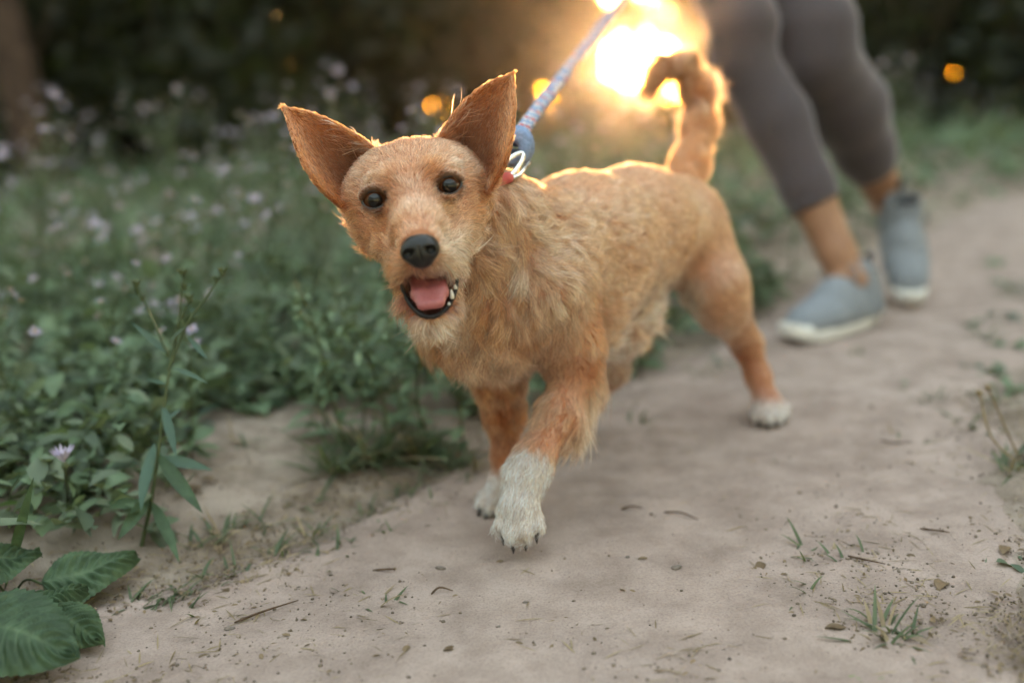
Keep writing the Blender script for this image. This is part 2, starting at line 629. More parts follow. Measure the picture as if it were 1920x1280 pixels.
def leaf(base, d, length, width, nrm, droop=0.25, fold=0.25, seg=5, serr=0.0, g=None, shape=1.0, curl=0.0):
    """one leaf blade: tapered, folded along the midrib, drooping"""
    d = unit(d); s = unit(np.cross(d, nrm)); nrm = np.cross(s, d)
    t = np.linspace(0, 1, seg + 1)
    w = width * 0.5 * np.sin(np.pi * np.clip(t, 0, 1) ** shape) ** 0.9 + 0.02 * width
    w[-1] = 0.01 * width
    if serr:
        w = w * (1 + serr * (np.arange(seg + 1) % 2) * 1.0)
    mid = np.asarray(base) + d * (t * length * (1 - .12 * droop * t))[:, None] + np.array([0, 0, -1.0]) * (droop * length * t ** 2)[:, None]
    e = s * w[:, None]
    up = nrm * (fold * w)[:, None]
    L = mid - e + up; R_ = mid + e + up + nrm * (curl * width * np.sin(t * 7))[:, None]
    v = np.concatenate([L, mid, R_]); n = seg + 1
    f = []
    for i in range(seg):
        f.append((i, n + i, n + i + 1, i + 1)); f.append((n + i, 2 * n + i, 2 * n + i + 1, n + i + 1))
    return v, f

def flower(mb, c, up, r, mi_petal, mi_disc, g, n=13, close=0.25):
    up = unit(up)
    a1 = unit(np.cross(up, [0.3, 0.9, 0.1])); a2 = np.cross(up, a1)
    for k in range(n):
        a = 2 * math.pi * k / n + g.normal(0, .12)
        dr = unit(a1 * math.cos(a) + a2 * math.sin(a) + up * (close + g.normal(0, .12)))
        v, f = leaf(c + dr * r * .12, dr, r * g.uniform(.8, 1.05), r * .24, up, 0.12, 0.1, 2)
        mb.add(v, f, mi_petal)
    v, f = lumpy(c + up * r * .06, r * .24, int(g.integers(1e6)), (1, 1, .8), 1, .15)
    mb.add(v, f, mi_disc)

def weed_meshes(seed, h, n_leaf, n_fl, leafw=0.012, leafl=0.05, branch=5, pale=False):
    """an aster-like weed: returns meshes for stem, leaves, flowers with the origin at its foot"""
    g = np.random.default_rng(seed)
    st = MB(); lv = MB(); fl = MB()
    lean = g.normal(0, .12, 2)
    top = np.array([lean[0] * h, lean[1] * h, h])
    main = spline([(0, 0, 0), (top[0] * .25 + g.normal(0, .01), top[1] * .25, h * .4), (top[0] * .6, top[1] * .6, h * .75), top], 12)
    v, f = tube(main, np.linspace(.0024, .0011, 12), 5); st.add(v, f)
    ends = [(main[-1], unit(main[-1] - main[-2]))]
    brs = [main]
    for b in range(branch):
        i = int(g.integers(4, 10)); a = g.uniform(0, 6.28)
        L = h * g.uniform(.18, .38)
        dr = np.array([math.cos(a) * .6, math.sin(a) * .6, .8])
        p = main[i] + np.linspace(0, 1, 6)[:, None] * L * unit(dr) + (np.linspace(0, 1, 6) ** 2)[:, None] * np.array([0, 0, L * .15])
        v, f = tube(p, np.linspace(.0013, .0008, 6), 4); st.add(v, f)
        ends.append((p[-1], unit(p[-1] - p[-2]))); brs.append(p)
    for k in range(n_leaf):
        p = brs[0] if g.random() < .6 else brs[int(g.integers(len(brs)))]
        q = g.uniform(0.02, .95) ** 1.2
        pos = p[0] * 0 + np.array([np.interp(q, np.linspace(0, 1, len(p)), p[:, c]) for c in range(3)])
        a = g.uniform(0, 6.28)
        sz = (1.15 - .7 * pos[2] / h) * g.uniform(.7, 1.25)
        dr = np.array([math.cos(a), math.sin(a), g.uniform(.05, .8)])
        v, f = leaf(pos, dr, leafl * sz, leafw * sz, (0, 0, 1), g.uniform(.1, .6), .3, 4)
        lv.add(v, f)
    singles = []
    for k in range(n_fl):
        e, u = ends[k % len(ends)]
        q = e + g.normal(0, .012, 3) * (k >= len(ends))
        one = MB()
        flower(one, q, unit(u + g.normal(0, .35, 3)), g.uniform(.011, .016), 0, 1, g, 11)
        singles.append(one.mesh("flower", [M_PETAL, M_DISC]))
        for vv_, n0 in ((np.concatenate(one.v), 0),):
            fl.v.append(vv_); fl.f += [tuple(i + fl.k for i in q_) for q_ in one.f]; fl.m += one.m; fl.k += len(vv_)
    lm = M_WEED2 if pale else M_WEED
    return (st.mesh("weed stem", M_STEM), lv.mesh("weed leaves", lm), fl.mesh("weed flowers", [M_PETAL, M_DISC]) if n_fl else None, singles)

def thing_copy(name, meshes, loc, rz, sc, label, cat, group):
    """an Empty at the foot with one child for each named mesh"""
    e = empty(name, loc)
    e.rotation_euler = (0, 0, rz)
    e.scale = (sc, sc, sc)
    tag(e, label, cat, group)
    for nm, me in meshes:
        if me is None: continue
        o = bpy.data.objects.new(nm, me); COL.objects.link(o); o.parent = e
    return e

WEEDS = [weed_meshes(100 + i, h, nl, nf, lw, ll, br, pa) for i, (h, nl, nf, lw, ll, br, pa) in enumerate([
    (.40, 76, 8, .013, .060, 8, False), (.46, 90, 10, .012, .055, 10, False), (.33, 60, 6, .014, .060, 7, True), (.28, 55, 4, .016, .055, 5, True), (.50, 96, 11, .012, .060, 11, False), (.22, 46, 0, .018, .060, 3, True)])]
def parts_of(w):
    return [("stem", w[0]), ("foliage", w[1]), ("flower_cluster", w[2])]

g = np.random.default_rng(5)
def weed_ok(x, y):
    if min(math.hypot(x - a, y - b) for a, b in ((.40, 2.0), (.55, 1.95), (.7, 1.95), (.85, 2.1), (.62, 2.12))) < .27: return False
    t = path_t(x, y)
    return t > 1.12
# weeds beside the path: denser close to the dog, thinning with distance
spots = []
def scatter(n, x0, x1, y0, y1, mind, extra=None):
    k = 0; tries = 0
    while k < n and tries < n * 60:
        tries += 1
        x = g.uniform(x0, x1); y = g.uniform(y0, y1)
        if not weed_ok(x, y) or (extra and not extra(x, y)): continue
        if any((x - a) ** 2 + (y - b) ** 2 < mind ** 2 for a, b in spots): continue
        spots.append((x, y)); k += 1
def in_frame(x, y, z=0.25, m=140):
    a, b, d = project((x, y, z))
    return d > 0.2 and -m < a < 1920 + m and b < 1400
left = lambda x, y: x < np.interp(y, EDGE_L[:, 1], EDGE_L[:, 0]) and in_frame(x, y)
right = lambda x, y: x > np.interp(y, EDGE_R[:, 1], EDGE_R[:, 0]) and in_frame(x, y)
nl0 = len(spots)
scatter(26, -1.15, -.42, 1.22, 1.62, .085, left)
scatter(40, -1.4, 0.5, 1.66, 2.3, .10, left)
scatter(60, -2.1, 1.4, 2.3, 3.6, .15, left)
scatter(74, -4.0, 5.0, 3.6, 7.4, .27, left)
ORD = ["first", "second", "third"] + ["%dth" % k for k in range(4, 80)]
for k in range(3, 77):
    n_ = k + 1
    if n_ % 100 not in (11, 12, 13): ORD[k] = "%d%s" % (n_, {1: "st", 2: "nd", 3: "rd"}.get(n_ % 10, "th"))
bands = [(0, 1.62, "front edge of the meadow"), (1.62, 1.95, "nearest row behind the bare soil"), (1.95, 2.3, "second row of the meadow"), (2.3, 2.9, "third row of the meadow"), (2.9, 3.6, "middle of the meadow"), (3.6, 4.8, "back of the meadow"), (4.8, 9, "last row before the dark trees")]
for y0_, y1_, nm in bands:
    row = sorted([q for q in spots if y0_ <= q[1] < y1_], key=lambda q: project((q[0], q[1], .2))[0])
    for r_i, (x, y) in enumerate(row):
        px, py, d = project((x, y, 0.2))
        k = int(g.integers(5))
        if d < 1.9: k = int(g.choice([2, 3, 5, 0]))
        if y < 1.62: k = int(g.choice([5, 3, 2, 0]))
        kind = {0: "lavender flowered weed", 1: "tall lavender flowered weed", 2: "pale green flowering weed", 3: "short flowering weed", 4: "tallest lavender flowered weed", 5: "flowerless leafy weed"}[k]
        near_ = d < 3.0
        e = thing_copy("aster_plant", [("stem", WEEDS[k][0]), ("foliage", WEEDS[k][1])] + ([] if near_ else [("flower_cluster", WEEDS[k][2])]), (x, y, gz(x, y) - .004), g.uniform(0, 6.28), g.uniform(.78, 1.0) * (.72 if y < 1.62 else 1),
                       kind + ", " + ORD[r_i] + " from the left in the " + nm, "weed", "flowering weeds beside the path")
        for c in e.children:
            if c.name.startswith(("foliage", "flower_cluster")): c["kind"] = "stuff"
        if near_:
            for fm in WEEDS[k][3]:
                o = bpy.data.objects.new("flower", fm); COL.objects.link(o); o.parent = e

# low leafy ground cover between the weeds: uncountable
def cover(n, x0, x1, y0, y1, name, mats, hmax, size, cond, seed, label):
    gg = np.random.default_rng(seed)
    mb_v = []; mb_f = []; mi = []; k = 0
    xs = gg.uniform(x0, x1, n * 30); ys = gg.uniform(y0, y1, n * 30)
    ok = np.where(cond(xs, ys))[0][:n]
    xs = xs[ok]; ys = ys[ok]; zs = ground_z(xs, ys); ts = path_t(xs, ys)
    for x, y, z, t in zip(xs, ys, zs, ts):
        st = int(gg.integers(3, 6))
        hh = gg.uniform(.25, 1) * hmax * min(1.0, max(0.25, (t - 1.0) * 2.2))
        for q in range(st):
            a = gg.uniform(0, 6.28); s = size * gg.uniform(.6, 1.3)
            v, f = leaf((x + gg.normal(0, .015), y + gg.normal(0, .015), z + hh * gg.uniform(.3, 1)), (math.cos(a), math.sin(a), gg.uniform(-.3, 1.3)), s, s * gg.uniform(.18, .6), (gg.normal(0, .5), gg.normal(0, .5), 1), gg.uniform(0, .6), .28, 4)
            mb_v.append(v); mi += [int(gg.random() < .35)] * len(f)
            mb_f += [tuple(i + k for i in w) for w in f]; k += len(v)
    me = bpy.data.meshes.new(name)
    me.from_pydata(np.concatenate(mb_v).tolist(), [], mb_f)
    for mm in mats: me.materials.append(mm)
    me.polygons.foreach_set("material_index", np.array(mi, dtype=np.int32))
    me.polygons.foreach_set("use_smooth", np.ones(len(mb_f), dtype=bool))
    o = link(name, me)
    tag(o, label, None, None, "stuff")
    return o
def framev(x, y, m=200):
    a, b, d = project(np.stack([x, y, np.full_like(x, .1)], 1))
    return (d > .2) & (a > -m) & (a < 1920 + m) & (b < 1400)
outl = lambda x, y: (x < np.interp(y, EDGE_L[:, 1], EDGE_L[:, 0]) - 0.05) & (path_t(x, y) > 1.1) & framev(x, y)
outr = lambda x, y: (x > np.interp(y, EDGE_R[:, 1], EDGE_R[:, 0]) + 0.02) & (path_t(x, y) > 1.08) & framev(x, y)
cover(420, -1.2, -.35, 1.0, 1.6, "ground_cover", [M_WEED, M_WEED2], .10, .040, lambda x, y: outl(x, y) & (x < -.40 - .1 * (y - 1.0)) & ~((np.hypot((x + .36) / .12, (y - 1.33) / .14)) < 1), 60, "low leafy ground cover at the left front edge of the path")
cover(1100, -1.6, .6, 1.6, 2.7, "ground_cover", [M_WEED, M_WEED2], .17, .055, outl, 61, "low leafy ground cover under the weeds left of the path")
cover(520, -.75, .30, 1.40, 1.85, "ground_cover", [M_WEED, M_WEED2], .12, .045, outl, 64, "leafy cover behind the bare soil strip left of the dog")
cover(1700, -5, 5, 2.7, 7.5, "ground_cover", [M_WEED, M_WEED2], .24, .085, outl, 62, "leafy ground cover filling the meadow behind the dog")

cover(1500, .3, 6.5, .2, 8.0, "ground_cover", [M_WEED, M_WEED2], .15, .065, lambda x, y: (x > np.interp(y, EDGE_R[:, 1], EDGE_R[:, 0]) + .12) & ~framev(x, y, -30), 65, "low weeds covering the ground right of the path")
cover(800, -4.5, -.4, -.5, 3.0, "ground_cover", [M_WEED, M_WEED2], .2, .07, lambda x, y: (x < np.interp(y, EDGE_L[:, 1], EDGE_L[:, 0]) - .1) & ~framev(x, y, 0), 66, "low weeds covering the ground left of the viewer")
# ------------------------------------------------------------------ trees and forest
SUN_H = unit(SUN_DIR * np.array([1, 1, 0]))
SUN_SIDE = np.array([SUN_H[1], -SUN_H[0], 0])
def gap(p, gseed=0):
    """how open the air is along the ride through the wood that faces the low sun (1 = clear)"""
    p = np.atleast_2d(p)
    s = p @ SUN_SIDE; a = p @ SUN_H
    ang = s / np.maximum(a, .1)
    el = (p[:, 2] - CAM_H) / np.maximum(a, .1)
    wob = (fbm(ang * 40 + 50, el * 40 + 50, 77, 3) - .44) * 0.05
    c = np.sqrt(((ang + .008) / .038) ** 2 + ((el - .036) / .027) ** 2) + wob * 8       # the low sun's opening
    c2 = np.sqrt(((ang + .024) / .040) ** 2 + ((el - .118) / .028) ** 2) + wob * 8        # open sky above it
    return np.clip(1.45 - np.minimum(c, c2), 0, 1) * 1.6

def leaf_cloud(n, cx, cy, cz, rx, ry, rz, size, g, hollow=0.35):
    d = unit(g.normal(size=(n, 3)))
    r = (hollow + (1 - hollow) * g.random(n) ** .55)[:, None]
    nz_ = 1 + .35 * np.sin(d @ np.array([5, 3, 2.]) + g.uniform(0, 6)) * np.sin(d @ np.array([-2, 6, 3.]) + g.uniform(0, 6))
    p = np.array([cx, cy, cz]) + d * r * np.array([rx, ry, rz]) * nz_[:, None]
    return p

def leaf_quads(p, size, g):
    n = len(p)
    a = unit(g.normal(size=(n, 3))); b = unit(np.cross(a, g.normal(size=(n, 3))))
    s = (size * g.uniform(.6, 1.3, n))[:, None]
    v = np.stack([p - a * s, p + b * s * .45, p + a * s, p - b * s * .45], 1).reshape(-1, 3)
    f = np.arange(4 * n).reshape(n, 4)
    return v, f

def tree(name, x, y, hgt, r, seed, label, lean=0.0, leaves=3200, trunk_r=.13, low=0.35, size=.10, mat=None, group="trees at the edge of the wood", cat="tree", clear=True):
    gg = np.random.default_rng(seed)
    e = empty(name, (x, y, 0)); tag(e, label, cat, group)
    tb = MB()
    main = spline([(0, 0, -.1), (lean * .3 + gg.normal(0, .05), gg.normal(0, .05), hgt * .3), (lean * .7, gg.normal(0, .1), hgt * .65), (lean, 0, hgt * .95)], 16)
    v, f = tube(main, np.linspace(trunk_r, trunk_r * .25, 16) * (1 + .25 * np.exp(-np.linspace(0, 8, 16))), 10); tb.add(v, f)
    for k in range(9):
        i = int(gg.integers(5, 14)); a = gg.uniform(0, 6.28); L = r * gg.uniform(.5, .9)
        p = main[i] + np.linspace(0, 1, 7)[:, None] * L * unit([math.cos(a), math.sin(a), gg.uniform(.2, .9)])
        v, f = tube(p, np.linspace(trunk_r * .35, .01, 7), 6); tb.add(v, f)
    o = bpy.data.objects.new("trunk", tb.mesh("trunk", M_BARK)); COL.objects.link(o); o.parent = e
    ps = []
    for k in range(9):
        a = gg.uniform(0, 6.28); q = gg.uniform(0, .75) * r; zz = hgt * gg.uniform(low, .95)
        s = r * gg.uniform(.35, .6)
        ps.append(leaf_cloud(leaves // 9, lean * zz / hgt + math.cos(a) * q, math.sin(a) * q, zz, s, s, s * .8, size, gg))
    for k in range(3):                                                    # spreading top that shades the wood's edge
        s = r * gg.uniform(.8, 1.1)
        ps.append(leaf_cloud(leaves // 6, gg.normal(0, .6), -gg.uniform(.4, 1.8), hgt * gg.uniform(.62, .9), s, s, s * .45, size, gg))
    p = np.concatenate(ps)
    if 1560 < project((x, y, 1.5))[0] < 1840 or 820 < project((x, y, 1.5))[0] < 1080: p = p[gg.permutation(len(p))[:len(p) // 3]]
    p = p[p[:, 2] > 0.15]
    if clear:
        p = p[gg.random(len(p)) > gap(p + np.array([x, y, 0]))]
    v, f = leaf_quads(p, size, gg)
    me = mesh_np("crown", v, f, mat or M_TREE, False)
    o = bpy.data.objects.new("crown", me); COL.objects.link(o); o.parent = e
    return e

def at_az(px, dist):
    """ground position seen at photo column px (near the horizon) at a distance"""
    v = FW + (px - 960) / FPX * RT - (200 - 640) / FPX * UP
    v = unit(v * np.array([1, 1, 0]))
    return v[0] * dist, v[1] * dist

x, y = at_az(62, 6.6)
tree("trunk_tree", x, y, 9, 2.0, 300, "slim brown tree trunk standing at the far left edge of the meadow", -.55, 2600, .115, .42, .09, cat="tree", group=None)
wood = [(-140, 9, 7, 2.4), (190, 8.6, 8, 2.3), (330, 10.2, 9, 2.6), (480, 9.0, 8, 2.2), (620, 10.6, 9, 2.6), (760, 11.5, 9, 2.4), (880, 10.0, 8, 2.0), (1000, 13.0, 9, 2.2), (1110, 16, 10, 2.2),
        (1400, 14, 9, 2.2), (1500, 11.0, 8, 2.2), (1620, 12.5, 9, 2.4), (1740, 10.4, 8, 2.2), (1860, 11.6, 9, 2.4), (2000, 10.5, 9, 2.5)]
names_ = ["at the far left edge of the photo", "behind the slim trunk on the left", "left of the dog's ears, in the dark wood", "above the flowers left of the dog", "above the dog's left ear", "between the dog's ears", "just left of the leash", "behind the leash", "left of the sun's opening",
          "right of the sun's opening behind the walker", "behind the walker's thighs", "right of the walker's knee", "in the dark wood on the right", "at the right edge of the photo", "beyond the right edge of the meadow"]
for i, (px, ds, hh, rr) in enumerate(wood):
    x, y = at_az(px, ds)
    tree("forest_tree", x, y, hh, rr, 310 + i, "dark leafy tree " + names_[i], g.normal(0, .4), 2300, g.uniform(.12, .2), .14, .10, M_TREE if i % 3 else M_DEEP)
# shrubs of the understorey
sh = [(-60, 7.4), (120, 8.0), (260, 7.8), (400, 8.2), (540, 7.9), (680, 8.6), (820, 8.8), (940, 9.6), (1050, 11.2), (1380, 11.4), (1470, 9.4), (1580, 9.8), (1700, 9.0), (1820, 9.4), (1960, 9.2)]
where = ["at the far left", "behind the slim left trunk", "behind the tallest lavender flowers", "behind the left meadow", "left of the dog's head", "behind the dog's left ear", "behind the dog's head", "behind the dog's right ear", "below the leash",
         "between the tail and the walker's leg", "behind the walker's shins", "between the walker's legs", "right of the walker's calf", "above the far end of the path", "at the right edge"]
for i, (px, ds) in enumerate(sh):
    x, y = at_az(px, ds)
    gg = np.random.default_rng(400 + i)
    e = empty("forest_shrub", (x, y, 0)); tag(e, "dark shrub at the wood's edge " + where[i], "shrub", "shrubs at the wood's edge")
    tb = MB()
    for k in range(6):
        a = gg.uniform(0, 6.28)
        p = np.linspace(0, 1, 6)[:, None] * np.array([math.cos(a) * .7, math.sin(a) * .7, gg.uniform(1.0, 1.8)]) + np.array([0, 0, -.05])
        v, f = tube(p, np.linspace(.025, .006, 6), 5); tb.add(v, f)
    o = bpy.data.objects.new("stem", tb.mesh("shrub stem", M_BARK)); COL.objects.link(o); o.parent = e
    p = np.concatenate([leaf_cloud(520, gg.normal(0, .5), gg.normal(0, .35), gg.uniform(.3, 1.7), .75, .6, .6, .07, gg, .2) for _ in range(6)])
    p = p[p[:, 2] > .02]
    p = p[gg.random(len(p)) > gap(p + np.array([x, y, 0]))]
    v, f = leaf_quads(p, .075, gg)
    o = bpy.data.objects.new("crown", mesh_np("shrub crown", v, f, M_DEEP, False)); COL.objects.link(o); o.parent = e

# the deep wood beyond: one leafy mass, with the ride towards the sun and small chinks of sky
gg = np.random.default_rng(900)
n = 60000
az = np.interp(gg.random(n), [0, 1], [-0.95, 0.95]); ds = gg.uniform(15, 27, n)
zz = gg.random(n) ** 0.9 * 15
p = np.stack([np.sin(az) * ds, np.cos(az) * ds, zz], 1)
chink = fbm(az * 34 + 9, np.arctan2(zz, ds) * 34 + 5, 88, 2) > np.where(((az > .30) & (az < .46)) | ((az > -.09) & (az < .06)), .44, .54)
p = p[(gg.random(n) > gap(p)) & ~chink]
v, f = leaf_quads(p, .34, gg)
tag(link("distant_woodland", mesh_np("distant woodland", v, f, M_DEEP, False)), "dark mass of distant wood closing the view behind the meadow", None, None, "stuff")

# the wood goes on round the clearing behind the viewer
gg = np.random.default_rng(901)
n = 70000
az = gg.uniform(0.95, 2 * math.pi - 0.95, n); ds = gg.uniform(9, 15, n)
zz = gg.random(n) * 9.5
keep = fbm(az * 9 + 3, zz * .6 + 2, 93, 3) > .33
p = np.stack([np.sin(az) * ds, np.cos(az) * ds, zz], 1)[keep]
v, f = leaf_quads(p, .20, gg)
tag(link("woodland", mesh_np("woodland", v, f, M_DEEP, False)), "dark wood enclosing the clearing on the viewer's side", None, None, "stuff")
# ------------------------------------------------------------------ dog
TAN = np.array([0.335, 0.100, 0.037]); RUST = np.array([0.20, 0.050, 0.011]); PALE = np.array([0.465, 0.208, 0.112])
WHITE = np.array([0.47, 0.42, 0.40]); DARK = np.array([0.05, 0.018, 0.007]); CREAM = np.array([0.55, 0.315, 0.205]); GOLD = np.array([0.32, 0.087, 0.026])

def build_dog():
    dog = empty("dog", (0.17, 1.2, 0.0))
    tag(dog, "small wiry tan dog with big upright ears trotting open-mouthed along the dirt path", "dog")
    h = 0.0023
    lo = np.array([-0.30, 0.74, -0.01]); hi = np.array([0.44, 1.56, 0.60])
    F = Field(lo, hi, h)
    C = lambda *q: [PR(*a) for a in q]
    # trunk
    F.chain(C((885, 572, 1.05, 90), (985, 503, 1.10, 132), (1090, 462, 1.19, 124), (1190, 420, 1.28, 97), (1262, 420, 1.36, 90)), 0.03)
    F.chain(C((930, 598, 1.07, 98), (1065, 560, 1.17, 100), (1140, 490, 1.25, 84), (1230, 440, 1.32, 72)), 0.03)
    # neck
    F.chain(C((965, 480, 1.09, 120), (915, 428, 1.045, 96), (845, 392, 1.005, 84)), 0.03)
    F.chain(C((890, 570, 1.05, 95), (850, 485, 1.01, 76)), 0.03)
    # near foreleg (lifted, reaching forward)
    F.chain(C((1010, 545, 1.06, 100), (1066, 645, 1.085, 58), (1082, 702, 1.095, 40), (1047, 780, 1.07, 34), (1004, 855, 1.045, 28), (988, 888, 1.035, 31), (973, 945, 1.02, 34)), 0.02)
    # far foreleg (standing)
    F.chain(C((925, 620, 1.09, 80), (935, 700, 1.12, 44), (945, 770, 1.145, 32), (948, 850, 1.165, 20), (945, 905, 1.17, 21), (925, 938, 1.155, 22)), 0.02)
    # near hind leg
    F.chain(C((1287, 445, 1.375, 84), (1342, 535, 1.355, 57), (1356, 575, 1.36, 44), (1400, 645, 1.43, 25), (1420, 702, 1.432, 19), (1440, 760, 1.425, 21), (1440, 778, 1.41, 20)), 0.018)
    # far hind leg, swinging forward behind the foreleg
    F.chain(C((1215, 460, 1.37, 76), (1175, 560, 1.29, 56), (1160, 610, 1.27, 42), (1150, 690, 1.335, 25), (1105, 750, 1.375, 21), (1065, 790, 1.385, 24), (1050, 792, 1.37, 20)), 0.018)
    # tail curling up and over
    F.chain(C((1268, 380, 1.41, 42), (1292, 310, 1.44, 30), (1310, 240, 1.47, 25), (1310, 175, 1.48, 22), (1285, 130, 1.475, 18), (1247, 128, 1.465, 14), (1222, 162, 1.46, 8)), 0.015)
    # skull
    F.cone(*[PR(735, 368, 0.955, 84)[0], PR(825, 352, 0.955, 84)[0]], PR(0, 0, .955, 88)[1], PR(0, 0, .955, 86)[1], 0.02)
    F.chain(C((775, 345, 0.945, 72), (776, 365, 0.915, 66)), 0.02)                       # brow
    F.chain(C((728, 428, 0.935, 47), (764, 478, 0.885, 31)), 0.02)                       # cheek
    F.chain(C((846, 418, 0.94, 50), (830, 474, 0.885, 32)), 0.02)
    F.chain(C((778, 390, 0.905, 54), (784, 425, 0.870, 41), (788, 462, 0.838, 32)), 0.016)  # muzzle
    F.chain(C((790, 470, 0.848, 30), (766, 492, 0.862, 22), (752, 508, 0.885, 18)), 0.012)   # upper lips
    F.chain(C((790, 470, 0.848, 30), (820, 488, 0.862, 22), (848, 500, 0.885, 18)), 0.012)
    F.chain(C((800, 502, 0.945, 60), (807, 566, 0.890, 39), (809, 590, 0.872, 23)), 0.016)    # lower jaw
    F.chain(C((728, 335, 0.90, 24), (705, 342, 0.905, 20)), 0.014)                        # brows above the eyes
    F.chain(C((818, 318, 0.90, 24), (842, 314, 0.905, 20)), 0.014)
    # eye sockets
    EY = [(704, 376, 0.899), (843, 349, 0.899)]
    for e in EY:
        c = P(*e)
        F.ell(c - FW * 0.004, np.stack([RT, UP, FW]), (0.0135, 0.0112, 0.0125), 0.006, sub=True)
    for e in EY:                                                           # lids
        c = P(*e) + FW * 0.0015
        ex = RT * .98 + UP * .19; ey_ = UP * .98 - RT * .19
        for sgn, hh, rr_ in ((1, .0101, .0032), (-1, .0104, .0022)):
            arc = []
            for q in np.linspace(-1.25, 1.25, 9):
                xx = math.sin(q) * .0122; yy = sgn * math.cos(q) * hh
                zz = -math.sqrt(max(.0126 ** 2 - .75 * (xx * xx + yy * yy), 1e-6))
                arc.append((c + ex * xx + ey_ * yy + FW * zz, rr_))
            F.chain(arc, .0025)
    # open mouth
    mc = P(804, 545, 0.868)
    F.ell(mc, np.stack([RT * .98 + UP * .19, UP * .98 - RT * .19, FW]), (0.0232, 0.0215, 0.032), 0.003, sub=True)
    # ears: cupped sheets opening towards the viewer
    ears = []
    for inner, outer, cup in (
        ([(706, 282, .962), (648, 244, .958), (592, 217, .952), (531, 201, .945)], [(662, 402, .945), (606, 356, .925), (563, 292, .925), (531, 201, .945)], 0.030),
        ([(822, 262, .962), (860, 206, .958), (908, 163, .952), (962, 138, .945)], [(918, 362, .94), (948, 300, .922), (963, 222, .928), (962, 138, .945)], 0.030)):
        I = spline([P(*q) for q in inner], 70); O = spline([P(*q) for q in outer], 70)
        u = np.linspace(0, 1, 46)
        vv = np.linspace(0, 1, 70)
        bulge = (4 * u * (1 - u))[None, :] ** 0.8 * (cup * (1 - vv ** 1.4))[:, None]
        g = I[:, None, :] * (1 - u)[None, :, None] + O[:, None, :] * u[None, :, None] + bulge[..., None] * FW
        du = np.gradient(g, axis=1); dv = np.gradient(g, axis=0)
        nn = unit(np.cross(du, dv)); s = np.sign((nn @ -FW).mean()); nn = nn * s
        pts = g.reshape(-1, 3)
        UU = np.broadcast_to(u[None, :], g.shape[:2]).ravel(); VV = np.broadcast_to(vv[:, None], g.shape[:2]).ravel()
        th = 0.0021 + 0.0012 * (1 - VV)
        F.points(pts, th, 0.006)
        ears.append((pts, nn.reshape(-1, 3), UU, VV, unit(dv.reshape(-1, 3))))
    # toes
    toes = [(942, 985, 1.015, 16), (961, 1000, 1.005, 17), (984, 996, 1.003, 17), (1005, 983, 1.012, 15)]
    for x, y, d, r in toes:
        F.cone(*[P(x * .55 + 975 * .45, y - 40, d + .008), P(x, y, d)], r * 1.1 / FPX * d, r / FPX * d, 0.006)
    toes2 = [(905, 944, 1.148, 13), (918, 951, 1.142, 13), (932, 948, 1.148, 12)]
    for x, y, d, r in toes2:
        F.cone(P(x + 5, y - 14, d + .012), P(x, y, d), r / FPX * d, r / FPX * d, 0.005)
    toes3 = [(1422, 780, 1.398, 12), (1438, 785, 1.39, 12), (1455, 783, 1.395, 12), (1467, 776, 1.41, 11)]
    for x, y, d, r in toes3:
        F.cone(P(x, y - 15, d + .015), P(x, y, d), r / FPX * d, r / FPX * d, 0.005)
    v, f = F.mesh(relax=2)
    # keep the largest sheet only (drop stray islands)
    n = vnormals(v, f)
    # ---- guide points: direction, length (m), colour
    gp, gd, gl, gc = [], [], [], []
    def guide(pts, ln, col, last=None):
        w = np.array([P(*q) for q in pts])
        for i in range(len(w)):
            d = (w[min(i + 1, len(w) - 1)] - w[max(i - 1, 0)])
            gp.append(w[i]); gd.append(unit(d))
            k = i / max(len(w) - 1, 1)
            gl.append(ln if np.isscalar(ln) else ln[0] * (1 - k) + ln[1] * k)
            gc.append(col if not isinstance(col, tuple) else col[0] * (1 - k) + col[1] * k)
    # muzzle and face: hair runs back from the nose
    guide([(788, 432, .835), (782, 395, .865), (776, 350, .88), (772, 300, .90), (772, 268, .95)], (0.005, 0.008), (PALE * .9, TAN * .95))
    guide([(760, 440, .845), (730, 415, .88), (705, 400, .90), (660, 390, .93)], (0.006, 0.009), (GOLD, TAN * .85))
    guide([(815, 432, .845), (840, 405, .88), (865, 390, .90), (905, 375, .93)], (0.006, 0.009), (PALE, TAN))
    guide([(745, 350, .885), (710, 335, .90), (670, 325, .93)], 0.007, (TAN, PALE * .9))
    guide([(800, 330, .885), (840, 305, .90), (885, 290, .93)], 0.007, (GOLD, PALE))
    guide([(755, 475, .85), (715, 480, .89), (675, 470, .93), (650, 440, .96)], (0.012, 0.020), (TAN, GOLD * .85))
    guide([(830, 470, .85), (865, 465, .89), (900, 460, .92), (925, 440, .96)], (0.014, 0.022), (CREAM, TAN))
    guide([(752, 500, .87), (728, 525, .89), (715, 560, .91)], (0.014, 0.020), (GOLD, GOLD * .8))
    guide([(858, 495, .87), (880, 520, .89), (890, 560, .92)], (0.016, 0.024), (CREAM, PALE))
    guide([(768, 560, .875), (760, 595, .885), (765, 630, .90)], (0.014, 0.022), (TAN * .8, GOLD))
    guide([(808, 592, .865), (810, 615, .875), (812, 640, .89)], (0.014, 0.024), (CREAM, PALE))
    guide([(842, 570, .875), (850, 600, .885), (855, 640, .90)], (0.014, 0.026), (PALE, TAN))
    # side and back of skull, throat
    guide([(650, 350, .97), (640, 400, 1.0)], 0.012, RUST * 1.2)
    guide([(910, 340, .97), (935, 400, .99), (940, 480, 1.0), (925, 560, 1.01)], (0.013, 0.021), (GOLD, TAN))
    guide([(770, 262, 1.0), (850, 300, 1.03)], 0.013, TAN)
    guide([(780, 600, .98), (800, 660, 1.01)], 0.022, GOLD * .9)
